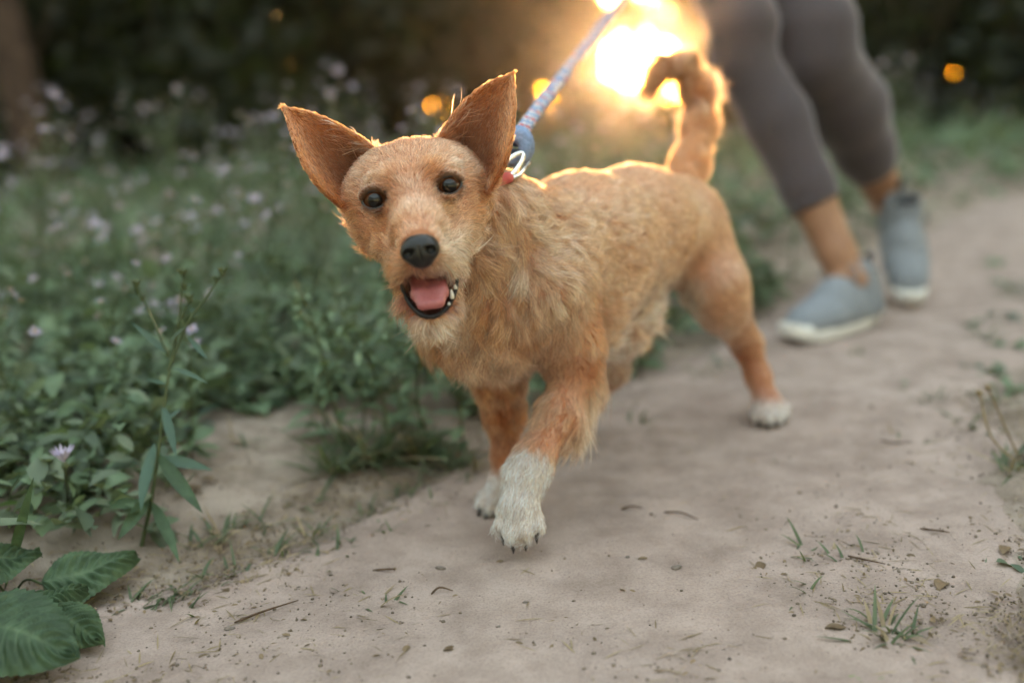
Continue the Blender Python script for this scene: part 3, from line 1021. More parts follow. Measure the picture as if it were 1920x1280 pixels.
    guide([(860, 600, .95), (865, 660, .97), (880, 700, 1.0)], (0.019, 0.024), (TAN, CREAM))
    # neck and chest
    guide([(930, 400, 1.0), (960, 480, 1.0), (965, 560, .99), (960, 640, .99)], (0.018, 0.021), (PALE, TAN))
    guide([(890, 620, .97), (900, 680, .98), (910, 725, 1.0)], 0.024, (TAN * .9, CREAM))
    guide([(960, 660, .99), (975, 710, 1.01), (985, 745, 1.03)], 0.027, (GOLD, CREAM))
    guide([(830, 640, 1.03), (860, 690, 1.04)], 0.022, RUST * 1.3)
    # back and flank
    guide([(960, 345, 1.06), (1060, 330, 1.13), (1180, 315, 1.24), (1270, 335, 1.35), (1320, 400, 1.42)], (0.013, 0.007), (TAN * 1.1, PALE * .95))
    guide([(1000, 420, 1.00), (1080, 420, 1.07), (1180, 410, 1.17), (1260, 420, 1.27), (1330, 470, 1.36)], (0.018, 0.007), (PALE, PALE * .95))
    guide([(1040, 500, 1.01), (1110, 520, 1.09), (1180, 500, 1.18), (1250, 490, 1.25)], (0.016, 0.008), (PALE * .9, PALE * .9))
    guide([(1100, 600, 1.07), (1140, 620, 1.13), (1190, 580, 1.20), (1230, 545, 1.27)], (0.010, 0.015), (TAN * 1.1, CREAM))
    guide([(1110, 670, 1.12), (1150, 665, 1.17), (1200, 610, 1.24)], 0.028, CREAM * 1.05)
    guide([(1000, 300, 1.25), (1100, 300, 1.35), (1200, 320, 1.45)], 0.016, TAN)
    # near shoulder and foreleg
    guide([(1020, 520, .98), (1040, 600, .99), (1055, 670, 1.02)], (0.017, 0.010), (PALE, PALE))
    guide([(1080, 560, 1.02), (1095, 640, 1.05), (1110, 690, 1.07)], (0.013, 0.010), (PALE, TAN))
    guide([(1050, 690, 1.04), (1020, 770, 1.03), (985, 845, 1.01)], (0.008, 0.007), (PALE * .85, PALE * .8))
    guide([(1085, 740, 1.09), (1060, 800, 1.07), (1030, 860, 1.05)], (0.012, 0.008), (TAN * 1.25, TAN * 1.15))
    guide([(985, 875, 1.01), (972, 930, .99), (962, 980, .98)], (0.010, 0.008), (PALE, WHITE))
    guide([(1015, 880, 1.04), (1010, 930, 1.03), (1000, 985, 1.02)], (0.010, 0.008), (PALE, WHITE))
    guide([(945, 900, 1.03), (938, 950, 1.02), (938, 985, 1.01)], 0.009, WHITE)
    # far foreleg
    guide([(930, 720, 1.08), (945, 790, 1.12), (950, 870, 1.15)], (0.016, 0.007), (GOLD, RUST * 1.25))
    guide([(940, 905, 1.15), (915, 945, 1.13)], 0.007, WHITE * .9)
    # near hind leg
    guide([(1290, 420, 1.29), (1330, 500, 1.29), (1345, 570, 1.31), (1385, 640, 1.39)], (0.007, 0.006), (PALE * .95, PALE * .9))
    guide([(1370, 470, 1.40), (1400, 560, 1.41), (1415, 640, 1.43), (1430, 710, 1.43), (1442, 745, 1.42)], (0.007, 0.005), (PALE * .85, TAN * 1.1))
    guide([(1425, 768, 1.405), (1440, 785, 1.39)], 0.007, WHITE)
    guide([(1455, 768, 1.41), (1465, 780, 1.40)], 0.007, WHITE * .95)
    guide([(1285, 560, 1.33), (1330, 610, 1.36), (1380, 670, 1.42)], (0.014, 0.006), (CREAM * .9, TAN * .8))
    # far hind leg
    guide([(1180, 540, 1.24), (1155, 620, 1.24), (1150, 680, 1.31)], (0.016, 0.010), (CREAM, CREAM))
    guide([(1125, 730, 1.35), (1060, 790, 1.36)], 0.008, (GOLD, WHITE))
    # tail
    guide([(1285, 330, 1.42), (1308, 260, 1.46), (1312, 180, 1.48), (1285, 125, 1.475), (1245, 125, 1.465), (1215, 170, 1.46)], (0.014, 0.036), (GOLD * 1.1, TAN * 1.1))
    gp = np.array(gp); gd = np.array(gd); gl = np.array(gl); gc = np.array(gc)
    nv = len(v)
    vd = np.zeros((nv, 3)); vl = np.zeros(nv); vc = np.zeros((nv, 3))
    for s in range(0, nv, 20000):
        q = v[s:s + 20000]
        d2 = ((q[:, None, :] - gp[None]) ** 2).sum(-1)
        w = 1.0 / (d2 + 1.5e-4) ** 2.2
        w /= w.sum(1, keepdims=True)
        vd[s:s + 20000] = w @ gd; vl[s:s + 20000] = w @ gl; vc[s:s + 20000] = w @ gc
    dens = np.ones(nv); lift = np.full(nv, 0.42); clump = np.full(nv, 0.55)
    def near(x, y, d, r):
        return np.exp(-((v - P(x, y, d)) ** 2).sum(1) / (r * r))
    # special places
    for x, y, d, r, ml in ((1095, 760, 1.085, 0.018, 3.0), (1075, 810, 1.07, 0.014, 2.6), (1105, 720, 1.09, 0.016, 2.4)):      # elbow fringe
        k = near(x, y, d, r)
        vl *= 1 + (ml - 1) * k
        vc = vc * (1 - .75 * k[:, None]) + CREAM * 1.05 * .75 * k[:, None]
        vd = vd + k[:, None] * 1.2 * unit(P(x + 20, y + 55, d) - P(x, y, d))
        lift = lift + .25 * k
    for e in EY:                                                            # dark rims, bare sockets
        c = P(*e)
        q = v - c
        qq = np.sqrt((q @ RT) ** 2 / 1.25 + (q @ UP) ** 2 + ((q @ FW) * .5) ** 2)
        k = np.clip((0.0162 - qq) / 0.005, 0, 1)
        vc = vc * (1 - k[:, None]) + np.array([0.022, 0.014, 0.010]) * k[:, None]
        dens *= 1 - np.clip((0.0125 - qq) / 0.002, 0, 1)
        vl *= 1 - .6 * np.clip((0.02 - qq) / 0.008, 0, 1)
    # darker corner patches beside the eyes, whitish strip on the muzzle bridge; darker muzzle sides also paint in its shading
    for x, y, d, r, c, a in ((728, 372, .892, .009, DARK, .8), (826, 358, .892, .007, DARK, .6), (690, 392, .90, .009, DARK * 1.6, .6), (748, 412, .875, .013, RUST * 1.2, .75), (752, 455, .862, .009, GOLD * .8, .6), (824, 418, .868, .010, GOLD * .9, .55), (770, 320, .90, .014, TAN * .8, .4), (742, 338, .895, .010, RUST * 1.1, .55), (800, 325, .895, .011, RUST * 1.3, .5),
                             (776, 395, .865, .006, WHITE * .95, .6), (778, 360, .885, .008, CREAM * 1.0, .55), (760, 345, .89, .006, CREAM, .4), (702, 343, .90, .007, CREAM * .9, .8), (680, 352, .91, .006, CREAM * .8, .6), (848, 316, .90, .009, CREAM, .7), (735, 388, .888, .008, RUST, .7), (815, 372, .888, .007, RUST * 1.2, .55), (745, 440, .862, .011, GOLD * .7, .65), (772, 300, .92, .010, TAN * .7, .4),
                             (790, 425, .84, .010, GOLD * .85, .6), (842, 455, .862, .014, CREAM, .7), (845, 380, .89, .012, PALE, .6),
                             (690, 440, .925, .026, GOLD * .72, .75), (735, 520, .895, .014, GOLD * .6, .6), (930, 470, 1.0, .018, RUST * 1.5, .5), (925, 560, 1.0, .020, RUST * 1.4, .55),  # rust fur behind the cheek, deepened in colour to shade the neck crease
                             (1010, 640, 1.0, .02, GOLD * 1.0, .5), (940, 745, 1.02, .022, CREAM * 1.1, .8), (1270, 560, 1.33, .02, CREAM, .6)):
        k = near(x, y, d, r) * a
        k = np.clip(k * 1.3, 0, .92)
        vc = vc * (1 - k[:, None]) + c * k[:, None]
    # white socks
    for c0_, dn, rad_, wid, col in ((P(1003, 862, 1.045), unit(P(975, 945, 1.02) - P(1008, 850, 1.045)), .085, .010, WHITE), (P(945, 905, 1.17), np.array([0, -.3, -1.0]), .06, .008, WHITE * .92), (P(1438, 766, 1.42), np.array([0, 0, -1.0]), .06, .010, WHITE * .95), (P(1075, 775, 1.38), np.array([0, 0, -1.0]), .05, .008, WHITE)):
        q = v - c0_
        al = q @ dn + .006 * np.sin(v[:, 0] * 500) * np.sin(v[:, 2] * 420)
        w_ = np.linalg.norm(q - (q @ dn)[:, None] * dn, axis=1)
        on = (w_ < .05) & (np.abs(al) < rad_) | ((w_ < .06) & (al > 0) & (al < .10))
        k = np.clip(al / wid + .5, 0, 1) * on
        vc = vc * (1 - k[:, None]) + col * k[:, None]
        k = np.clip(1 - (al + .035) ** 2 / .03 ** 2, 0, 1) * on * (al < .005) * .35
        vc = vc * (1 - k[:, None]) + GOLD * 1.1 * k[:, None]
    # nose pad bed and mouth
    kn = np.clip((0.018 - np.linalg.norm(v - P(788, 467, .832), axis=1)) / .004, 0, 1)
    dens *= 1 - kn
    q = v - mc
    ax = np.stack([RT * .98 + UP * .19, UP * .98 - RT * .19, FW])
    me_ = np.sqrt(((q @ ax[0]) / .0232) ** 2 + ((q @ ax[1]) / .0215) ** 2 + ((q @ ax[2]) / .032) ** 2)
    km = np.clip((1.12 - me_) / .08, 0, 1)
    vc = vc * (1 - km[:, None]) + np.array([0.045, 0.012, 0.012]) * km[:, None]
    dens *= 1 - np.clip((1.03 - me_) / .03, 0, 1)
    # ears
    kd = kdtree.KDTree(sum(len(e[0]) for e in ears))
    allp = np.concatenate([e[0] for e in ears]); alln = np.concatenate([e[1] for e in ears])
    U_ = np.concatenate([e[2] for e in ears]); V_ = np.concatenate([e[3] for e in ears]); D_ = np.concatenate([e[4] for e in ears])
    for i, p in enumerate(allp):
        kd.insert(p, i)
    kd.balance()
    cand = np.where(np.minimum(np.linalg.norm(v - P(610, 290, .94), axis=1), np.linalg.norm(v - P(910, 240, .94), axis=1)) < 0.11)[0]
    wisp = np.zeros(nv); inside = np.zeros(nv, bool); isear = np.zeros(nv, bool)
    for i in cand:
        co, j, dist = kd.find(v[i])
        if dist < 0.0062 and V_[j] > 0.03:
            isear[i] = True
            ins_ = n[i] @ alln[j] > 0.15
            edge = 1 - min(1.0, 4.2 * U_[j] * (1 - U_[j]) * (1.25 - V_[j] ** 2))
            b = min(1, (V_[j] - 0.03) / .12)
            vd[i] = vd[i] * (1 - b) + D_[j] * b
            lift[i] = 0.22
            if ins_:
                inside[i] = True
                wisp[i] = 1.0 if (U_[j] < .42 and .06 < V_[j] < .42) else 0.0
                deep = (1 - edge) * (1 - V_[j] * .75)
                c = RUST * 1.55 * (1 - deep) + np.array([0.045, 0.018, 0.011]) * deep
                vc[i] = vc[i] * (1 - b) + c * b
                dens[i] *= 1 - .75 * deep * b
                vl[i] = vl[i] * (1 - b) + b * 0.0045
            else:
                vc[i] = vc[i] * (1 - b) + RUST * 1.3 * b
                vl[i] = vl[i] * (1 - b) + b * 0.0042
    vd = vd - (vd * n).sum(1, keepdims=True) * n
    vd = unit(vd)
    # skin mesh
    t = NT("dog skin")
    at = t.add("Attribute", attribute_name="coat")
    b = t.add("BsdfPrincipled")
    skin_c = t.mix(0.35, at.outputs["Color"], (0.10, 0.045, 0.02))
    t.ln(skin_c, b.inputs["Base Color"])
    b.inputs["Roughness"].default_value = 0.75
    b.inputs["Specular IOR Level"].default_value = 0.15
    t.ln(b.outputs[0], t.out.inputs[0])
    me = mesh_np("dog body", v, f, t.m, True, {"coat": vc})
    link("body", me, dog)
    # ---- coat: strands
    NS = 420000
    fa = np.concatenate([f[:, [0, 1, 2]], f[:, [0, 2, 3]]])
    A = np.linalg.norm(np.cross(v[fa[:, 1]] - v[fa[:, 0]], v[fa[:, 2]] - v[fa[:, 0]]), axis=1)
    cen = v[fa].mean(1)
    front = np.exp(-((cen - P(790, 430, .9)) ** 2).sum(1) / 0.16 ** 2)
    wgt = A * dens[fa].mean(1) * (1 + 1.3 * front)
    g = np.random.default_rng(11)
    def sample(k):
        tri = g.choice(len(fa), k, p=wgt / wgt.sum())
        r1 = np.sqrt(g.random(k)); r2 = g.random(k)
        return tri, np.stack([1 - r1, r1 * (1 - r2), r1 * r2], 1)
    tri, bc = sample(NS)
    it = lambda a: (a[fa[tri]] * (bc[..., None] if a.ndim == 2 else bc)).sum(1)
    root = it(v); nn = unit(it(n)); dd = unit(it(vd)); ln = it(vl); cc = it(vc); lf = it(lift)
    keep = g.random(NS) < np.clip(it(dens) * 1.3, 0, 1)
    wi = it(wisp)
    root, nn, dd, ln, cc, lf, wi = (a[keep] for a in (root, nn, dd, ln, cc, lf, wi))
    wi = (wi > .5) & (g.random(len(wi)) < .05)
    ln = np.where(wi, .017, ln); lf = np.where(wi, .75, lf); cc = np.where(wi[:, None], CREAM * .9, cc)
    m = len(root)
    # locks: strands gather towards their lock's guide
    KC = 13000
    wk = A * dens[fa].mean(1) / np.clip(vl[fa].mean(1), .004, .03) ** 1.3
    ct = g.choice(len(fa), KC, p=wk / wk.sum())
    r1 = np.sqrt(g.random(KC)); r2 = g.random(KC)
    cb = np.stack([1 - r1, r1 * (1 - r2), r1 * r2], 1)
    croot = (v[fa[ct]] * cb[..., None]).sum(1)
    kd2 = kdtree.KDTree(KC)
    for i, p in enumerate(croot):
        kd2.insert(p, i)
    kd2.balance()
    cid = np.array([kd2.find(p)[1] for p in root])
    side = np.cross(nn, dd)
    cj = g.normal(0, 1, (KC, 4))
    long_ = np.clip((ln - 0.006) / 0.016, 0, 1)
    ang = cj[cid, 0] * (0.16 + 0.20 * long_) + g.normal(0, 0.16, m)
    lfj = np.clip(lf * (.72 + .28 * long_) + cj[cid, 1] * 0.14 * (.3 + .7 * long_) + g.normal(0, 0.10, m), 0.06, 1.2)
    L = 1.12 * ln * np.clip(1 + cj[cid, 2] * 0.26 + g.normal(0, 0.20, m), 0.35, 1.9)
    d0 = unit(dd * np.cos(ang)[:, None] + side * np.sin(ang)[:, None])
    K = 6
    tailk = np.where((root[:, 2] > .33) & (root[:, 1] > 1.36), .06, 1.0)
    ts = np.linspace(0, 1, K)
    bend = g.normal(0, 0.35, m) * (0.3 + long_)
    pos = np.zeros((m, K, 3))
    tip_c = croot[cid]
    grav = np.array([0, 0, -1.0])
    for i, t_ in enumerate(ts):
        up = lfj * (t_ - 0.55 * t_ * t_)
        p = root + L[:, None] * (d0 * (t_ * (1 - 0.12 * t_))[..., None] + nn * up[:, None] + side * (bend * t_ * t_ * .5)[:, None] + grav * (0.16 * long_ * t_ * t_)[:, None])
        # gather
        tgt = p + (tip_c - root)
        kcl = (0.12 + 0.66 * long_ * tailk) * t_ ** 1.15
        p = p + (tgt - p) * kcl[:, None]
        wav = np.sin(t_ * 5 + cj[cid, 3] * 6 + g.normal(0, .3, m)) * 0.05 * long_ * t_
        p = p + side * (wav * L)[:, None]
        pos[:, i] = p
    # colour: lock to lock and hair to hair variation
    cv = g.normal(0, 1, (KC, 2))
    sm = 0.25 + 0.75 * np.clip((ln - 0.008) / 0.012, 0, 1)                # short hair lies smooth and even
    var = np.clip(1 + 0.25 * sm * cv[cid, 0] + g.normal(0, 0.20, m), 0.4, 1.7)
    tone = g.random(m)
    cc = cc * var[:, None]
    hue = (np.clip(cv[cid, 1] * .58, -1, 1) * sm)[:, None] * np.clip(cc.max(1, keepdims=True) * 2, 0, 1)
    cc = np.where(hue > 0, cc * (1 - .45 * hue) + CREAM * .45 * hue, cc * (1 + .45 * hue) - RUST * .45 * hue)
    lite = (tone > 0.78)[:, None]
    cc = np.where(lite, cc * np.array([1.5, 1.9, 2.3]), cc)
    dk = (tone < 0.16)[:, None]
    cc = np.where(dk, cc * np.array([.62, .5, .42]), cc)
    cc = np.clip(cc, 0.004, 0.80)
    ht = NT("dog hair")
    at = ht.add("Attribute", attribute_name="tint")
    hb = ht.add("BsdfHairPrincipled")
    hb.model = 'CHIANG'
    hb.parametrization = 'COLOR'
    ht.ln(at.outputs["Color"], hb.inputs["Color"])
    hb.inputs["Roughness"].default_value = 0.42
    hb.inputs["Radial Roughness"].default_value = 0.55
    hb.inputs["Random Roughness"].default_value = 0.2
    ht.ln(hb.outputs[0], ht.out.inputs[0])
    hc = bpy.data.hair_curves.new("fur")
    hc.add_curves([K] * m)
    hc.attributes["position"].data.foreach_set("vector", pos.astype(np.float32).ravel())
    ra = hc.attributes.get("radius") or hc.attributes.new("radius", 'FLOAT', 'POINT')
    rr = (0.00019 * (0.8 + 0.4 * g.random(m)) * np.where((tone > .86) | (tone < .08), 1.75, 1.0))[:, None] * np.array([1.0, 1.0, .9, .75, .5, .18])[None]
    ra.data.foreach_set("value", rr.astype(np.float32).ravel())
    ta = hc.attributes.new("tint", 'FLOAT_COLOR', 'POINT')
    # wiry coat: rusty at the root, paler at the tip of longer hairs
    gr = np.array([0.0, .15, .4, .65, .9, 1.0])
    lum = cc.mean(1, keepdims=True)
    rootc = cc * np.array([.62, .48, .38]); tipc = cc * np.array([1.22, 1.38, 1.5])
    kk = long_[:, None, None] * .8 + .2
    pc_ = cc[:, None, :] * (1 - kk) + kk * (rootc[:, None, :] * (1 - gr)[None, :, None] + tipc[:, None, :] * gr[None, :, None])
    ta.data.foreach_set("color", np.concatenate([pc_, np.ones((m, K, 1))], 2).astype(np.float32).ravel())
    hc.materials.append(ht.m)
    link("fur", hc, dog)

    # ---- eyes
    def eye(c, gaze):
        R = 0.0119
        gz = unit(gaze)
        bm = bmesh.new()
        bmesh.ops.create_uvsphere(bm, u_segments=40, v_segments=28, radius=1.0)
        ev = np.array([q.co[:] for q in bm.verts]); ef = [tuple(w.index for w in q.verts) for q in bm.faces]
        bm.free()
        # local z is the gaze; a raised cornea
        zz = ev[:, 2]
        bul = 1 + 0.09 * np.clip((zz - 0.80) / 0.2, 0, 1)
        a1 = unit(np.cross(gz, UP)); a2 = np.cross(gz, a1)
        W = c + R * (ev * bul[:, None]) @ np.stack([a1, a2, gz])
        t = NT("dog eye")
        gn = t.add("Attribute", attribute_name="axial")
        rp = t.ramp(gn.outputs["Fac"], [(0.0, (0.16, 0.15, 0.16)), (0.60, (0.22, 0.20, 0.21)), (0.70, (0.008, 0.005, 0.004)), (0.76, (0.06, 0.019, 0.006)), (0.90, (0.055, 0.019, 0.007)), (0.935, (0.004, 0.003, 0.003)), (1.0, (0.003, 0.003, 0.003))])
        bb = t.add("BsdfPrincipled")
        t.ln(rp.outputs[0], bb.inputs["Base Color"])
        bb.inputs["Roughness"].default_value = 0.06
        bb.inputs["Specular IOR Level"].default_value = 0.34
        t.ln(bb.outputs[0], t.out.inputs[0])
        mm = mesh_np("eyeball", W, ef, t.m, True, {"axial": zz * .5 + .5})
        return link("eye", mm, dog)
    rim_m = simple_mat("eye rim", (0.012, 0.009, 0.008), 0.35, 0.1, 300, 0.5)
    for e, gz in ((EY[0], (0.10, -1, 0.10)), (EY[1], (0.02, -1, 0.08))):
        c = P(*e) + FW * 0.0015
        eo = eye(c, np.array(gz))
        # lid rim
        a = np.linspace(0, 2 * math.pi, 41)
        tl = 0.19
        ex = RT * math.cos(tl) + UP * math.sin(tl); ey_ = UP * math.cos(tl) - RT * math.sin(tl)
        xx = np.cos(a) * 0.0112; yy = np.sin(a) * np.where(np.sin(a) > 0, 0.0076, 0.0087)
        zz = -np.sqrt(np.maximum(0.0124 ** 2 - xx ** 2 * .82 - yy ** 2 * .82, 0))
        path = c + xx[:, None] * ex + yy[:, None] * ey_ + zz[:, None] * FW
        tv, tf = tube(path, 0.0012, 8, False)
        link("eyelid", mesh_np("eyelid", tv, tf, rim_m), dog)

    # ---- nose
    nc = P(788, 468, .834)
    nr = RT * .985 + UP * .17; nu = UP * .985 - RT * .17
    NF = Field(nc - 0.028, nc + 0.028, 0.0007)
    NF.ell(nc + nu * 0.002, np.stack([nr, nu, FW]), (0.0158, 0.0118, 0.014), 0.003)
    NF.ell(nc - nu * 0.006 - FW * 0.001, np.stack([nr, nu, FW]), (0.0115, 0.0105, 0.0125), 0.006)
    for s in (-1, 1):
        NF.ell(nc + nr * s * 0.0088 - nu * 0.0015 - FW * 0.004, np.stack([nr, nu, FW]), (0.0078, 0.0080, 0.0088), 0.003)
    for s in (-1, 1):
        a = nc + nr * s * 0.0068 - nu * 0.0022 - FW * 0.015
        NF.cone(a, a + nr * s * 0.0030 - nu * 0.0005 + FW * .004, 0.0030, 0.0034, 0.0015, sub=True)
        NF.cone(a + nr * s * 0.003, a + nr * s * 0.0095 - nu * 0.0035 + FW * .006, 0.0016, 0.0011, 0.001, sub=True)
    NF.cone(nc - FW * 0.0145 + nu * 0.001, nc - nu * 0.017 - FW * 0.012, 0.0006, 0.0012, 0.0015, sub=True)
    nv_, nf_ = NF.mesh(relax=1)
    t = NT("nose leather")
    tc = t.add("TexCoord")
    vo = t.add("TexVoronoi")
    vo.inputs["Scale"].default_value = 900
    t.ln(tc.outputs["Object"], vo.inputs["Vector"])
    bp = t.add("Bump")
    bp.inputs["Distance"].default_value = 0.0004
    bp.inputs["Strength"].default_value = 0.5
    t.ln(vo.outputs["Distance"], bp.inputs["Height"])
    b = t.add("BsdfPrincipled")
    b.inputs["Base Color"].default_value = (0.005, 0.0045, 0.0045, 1)
    b.inputs["Roughness"].default_value = 0.30
    b.inputs["Specular IOR Level"].default_value = 0.35
    t.ln(bp.outputs[0], b.inputs["Normal"])
    t.ln(b.outputs[0], t.out.inputs[0])
    link("nose", mesh_np("nose", nv_, nf_, t.m), dog)

    # ---- mouth: tongue, lips, teeth
    TF = Field(P(804, 540, .87) - 0.045, P(804, 540, .87) + 0.045, 0.0010)
    tp = [(801, 496, .902, 31), (803, 522, .880, 37), (806, 550, .862, 37), (808, 570, .853, 28)]
    for (x0, y0, d0_, r0), (x1, y1, d1, r1) in zip(tp[:-1], tp[1:]):
        for s in (-1, -.5, 0, .5, 1):
            a = P(x0 + s * r0 * .62, y0 - s * 2.5, d0_); b_ = P(x1 + s * r1 * .62, y1 - s * 2.5, d1)
            TF.cone(a, b_, r0 * .30 / FPX * d0_, r1 * .32 / FPX * d1, 0.004)
    gr = [P(800, 500, .885), P(803, 530, .861), P(807, 562, .842)]
    for a, b_ in zip(gr[:-1], gr[1:]):
        TF.cone(a, b_, 0.0012, 0.0010, 0.004, sub=True)
    tv, tf = TF.mesh(relax=2)
    tongue_m = simple_mat("tongue", (0.30, 0.085, 0.088), 0.42, 0.10, 350, 0.5, bump=0.0005, bscale=1600)
    link("tongue", mesh_np("tongue", tv, tf, tongue_m), dog)
    lip_m = simple_mat("lip", (0.010, 0.007, 0.007), 0.45, 0.2, 300, 0.25)
    lp = spline([P(*q) for q in ((750, 510, .880), (754, 536, .877), (767, 567, .868), (787, 588, .860), (808, 594, .856), (830, 585, .860), (848, 562, .868), (857, 531, .877), (857, 505, .880))], 40)
    tv, tf = tube(lp, np.interp(np.linspace(0, 1, 40), [0, .2, .5, .8, 1], [.0016, .0020, .0023, .0019, .0016]) * (1 + .22 * np.sin(np.arange(40) * 1.9) * np.sin(np.arange(40) * .7)), 10)
    link("lip", mesh_np("lower lip", tv, tf, lip_m), dog)
    lp = spline([P(*q) for q in ((750, 510, .880), (766, 505, .866), (786, 504, .848), (806, 503, .848), (832, 501, .862), (857, 505, .880))], 30)
    tv, tf = tube(lp, 0.0016, 8)
    link("lip", mesh_np("upper lip", tv, tf, lip_m), dog)
    tooth_m = simple_mat("tooth", (0.50, 0.46, 0.40), 0.3, 0.05, 200, 0.5)
    for x, y, d, hgt, r in ((848, 560, .866, .0085, .0021), (842, 572, .862, .0030, .0014), (854, 542, .873, .0045, .0018)):
        base = P(x, y, d)
        s = np.linspace(0, 1, 6)
        path = base + s[:, None] * hgt * (UP * .95 + RT * (-.10 if x > 805 else .1) - FW * .15)
        tv, tf = tube(path, r * np.array([1, 1.02, .95, .8, .55, .2]), 8)
        link("tooth", mesh_np("tooth", tv, tf, tooth_m), dog)

    # ---- claws
    claw_m = simple_mat("claw", (0.018, 0.014, 0.013), 0.35, 0.15, 200, 0.5)
    for lst, dr, ln_ in ((toes, np.array([0, -.45, -1.0]), .013), (toes2, np.array([-.35, -.8, -.45]), .012), (toes3, np.array([-.1, -1, -.55]), .012)):
        for x, y, d, r in lst:
            tip = P(x, y, d)
            u_ = unit(dr)
            rr_ = r / FPX * d
            st = tip + u_ * rr_ * 0.55
            s = np.linspace(0, 1, 7)
            path = st + s[:, None] * ln_ * u_ + (s ** 2)[:, None] * np.array([0, 0.002, -.003])
            if path[:, 2].min() < 0.0015:
                path[:, 2] += 0.0015 - path[:, 2].min()
            tv, tf = tube(path, 0.0034 * np.array([1, 1, .92, .8, .6, .38, .12]), 8)
            link("claw", mesh_np("claw", tv, tf, claw_m), dog)
    return dog

dog = build_dog()
# ------------------------------------------------------------------ walker and leash
HAND = P(1206, -62, 2.02)

def build_person():
    foot0 = G(1540, 640)
    person = empty("person", (0.70, 1.95, 0))
    tag(person, "person in dark grey cropped leggings and grey knit sneakers walking behind the dog", "person")
    A1 = P(1592, 522, 1.925); K1 = P(1393, 110, 1.92); H1 = P(1290, -285, 2.0)       # leading leg
    A2 = P(1664, 372, 2.235); K2 = P(1528, 105, 1.97); H2 = P(1425, -290, 2.06)        # trailing leg, heel lifted
    px = lambda r, d: r / FPX * d
    legs = []
    legs.append([(H1, .088), (H1 * .5 + K1 * .5, .076), (K1 + (0, 0, .06), .060), (K1, .055), (K1 * .72 + A1 * .28 + np.array([.012, .012, 0]), .058), (K1 * .42 + A1 * .58 + np.array([.006, .006, 0]), .047), (K1 * .12 + A1 * .88, .034), (A1, .033)])
    legs.append([(H2, .090), (H2 * .5 + K2 * .5, .082), (K2 + (0, 0, .05), .074), (K2, .074), (K2 * .66 + A2 * .34 + np.array([.018, .02, 0]), .078), (K2 * .36 + A2 * .64 + np.array([.008, .014, 0]), .060), (K2 * .12 + A2 * .88, .037), (A2, .034)])
    pc = (H1 + H2) / 2
    lat = unit((H2 - H1) * np.array([1, 1, 0]))
    fwd = np.array([-lat[1], lat[0], 0]); fwd = fwd if fwd[1] < 0 else -fwd
    chest = pc + np.array([0, 0, .40]) + fwd * .07
    neck = pc + np.array([0, 0, .57]) + fwd * .09
    headc = neck + np.array([0, 0, .14]) + fwd * .04
    shl = chest - lat * .165 + np.array([0, 0, .09]); shr = chest + lat * .165 + np.array([0, 0, .09])
    elb = shl * .5 + HAND * .5 + np.array([0, .10, -.12])
    torso = [(pc + np.array([0, 0, .02]), .135), (pc + np.array([0, 0, .18]) + fwd * .03, .115), (chest, .130), (chest + np.array([0, 0, .10]), .105)]
    hand2 = shr + np.array([.10, .12, -.50]); elb2 = shr + np.array([.09, .10, -.26])
    arms = [[(shl, .052), (elb, .040), (HAND * .9 + elb * .1, .027)], [(shr, .052), (elb2, .040), (hand2, .027)]]
    every = [p for c in legs + arms + [torso] for p, r in c] + [headc]
    lo = np.min(every, 0) - .17; hi = np.max(every, 0) + .2
    # body (skin)
    B = Field(lo, hi, 0.0068)
    for c in legs: B.chain(c, .02)
    B.chain(torso, .05)
    B.cone(torso[0][0] - lat * .08, torso[0][0] + lat * .08, .105, .105, .05)
    B.cone(chest - lat * .10, chest + lat * .10, .085, .085, .05)
    for c in arms: B.chain(c, .02)
    B.cone(neck - np.array([0, 0, .06]), headc - np.array([0, 0, .05]), .052, .050, .02)
    B.ell(headc, np.stack([lat, fwd, [0, 0, 1]]), (.072, .090, .112), .02)
    B.cone(headc + fwd * .088 - np.array([0, 0, .005]), headc + fwd * .098 - np.array([0, 0, .03]), .010, .015, .015)
    for s in (-1, 1):
        B.cone(headc + lat * s * .074 + np.array([0, 0, .02]), headc + lat * s * .072 - np.array([0, 0, .025]), .014, .010, .008)
    # feet inside the shoes
    T1 = G(1500, 640) + np.array([0, 0, .035]); T2 = P(1706, 545, 2.12)
    B.cone(A1, T1 * .75 + A1 * .25 - np.array([0, 0, .02]), .034, .026, .02)
    B.cone(A2, T2 * .7 + A2 * .3, .034, .026, .02)
    # hands with curled fingers
    for hc, el, grip in ((HAND, elb, unit(P(1165, 0, 1.9) - HAND)), (hand2 - np.array([0, 0, .05]), elb2, None)):
        ax = unit(hc - el); sd = unit(np.cross(ax, fwd + np.array([.1, .2, .3]))); pn = np.cross(sd, ax)
        B.cone(hc - ax * .03 - sd * .02, hc + ax * .03 - sd * .024, .016, .014, .012)
        B.cone(hc - ax * .03 + sd * .02, hc + ax * .03 + sd * .022, .016, .014, .012)
        for q in range(4):
            o = hc + ax * .035 + sd * (-.030 + .020 * q)
            L = (.034, .040, .037, .028)[q]
            m1 = o + ax * L * .7 + pn * L * .6; m2 = m1 - ax * L * .25 + pn * L * .7
            B.cone(o, m1, .0095, .0088, .004); B.cone(m1, m2, .0088, .0080, .004); B.cone(m2, m2 - ax * L * .6, .0080, .0072, .004)
        t0 = hc - ax * .01 - sd * .034
        B.cone(t0, t0 + ax * .03 + pn * .02 - sd * .012, .012, .0095, .006); B.cone(t0 + ax * .03 + pn * .02 - sd * .012, t0 + ax * .045 + pn * .04, .0095, .008, .004)
    v, f = B.mesh(1)
    skin = NT("skin")
    b = skin.add("BsdfPrincipled")
    tc = skin.add("TexCoord"); nz = skin.noise(30, 4, .6, tc.outputs["Object"])
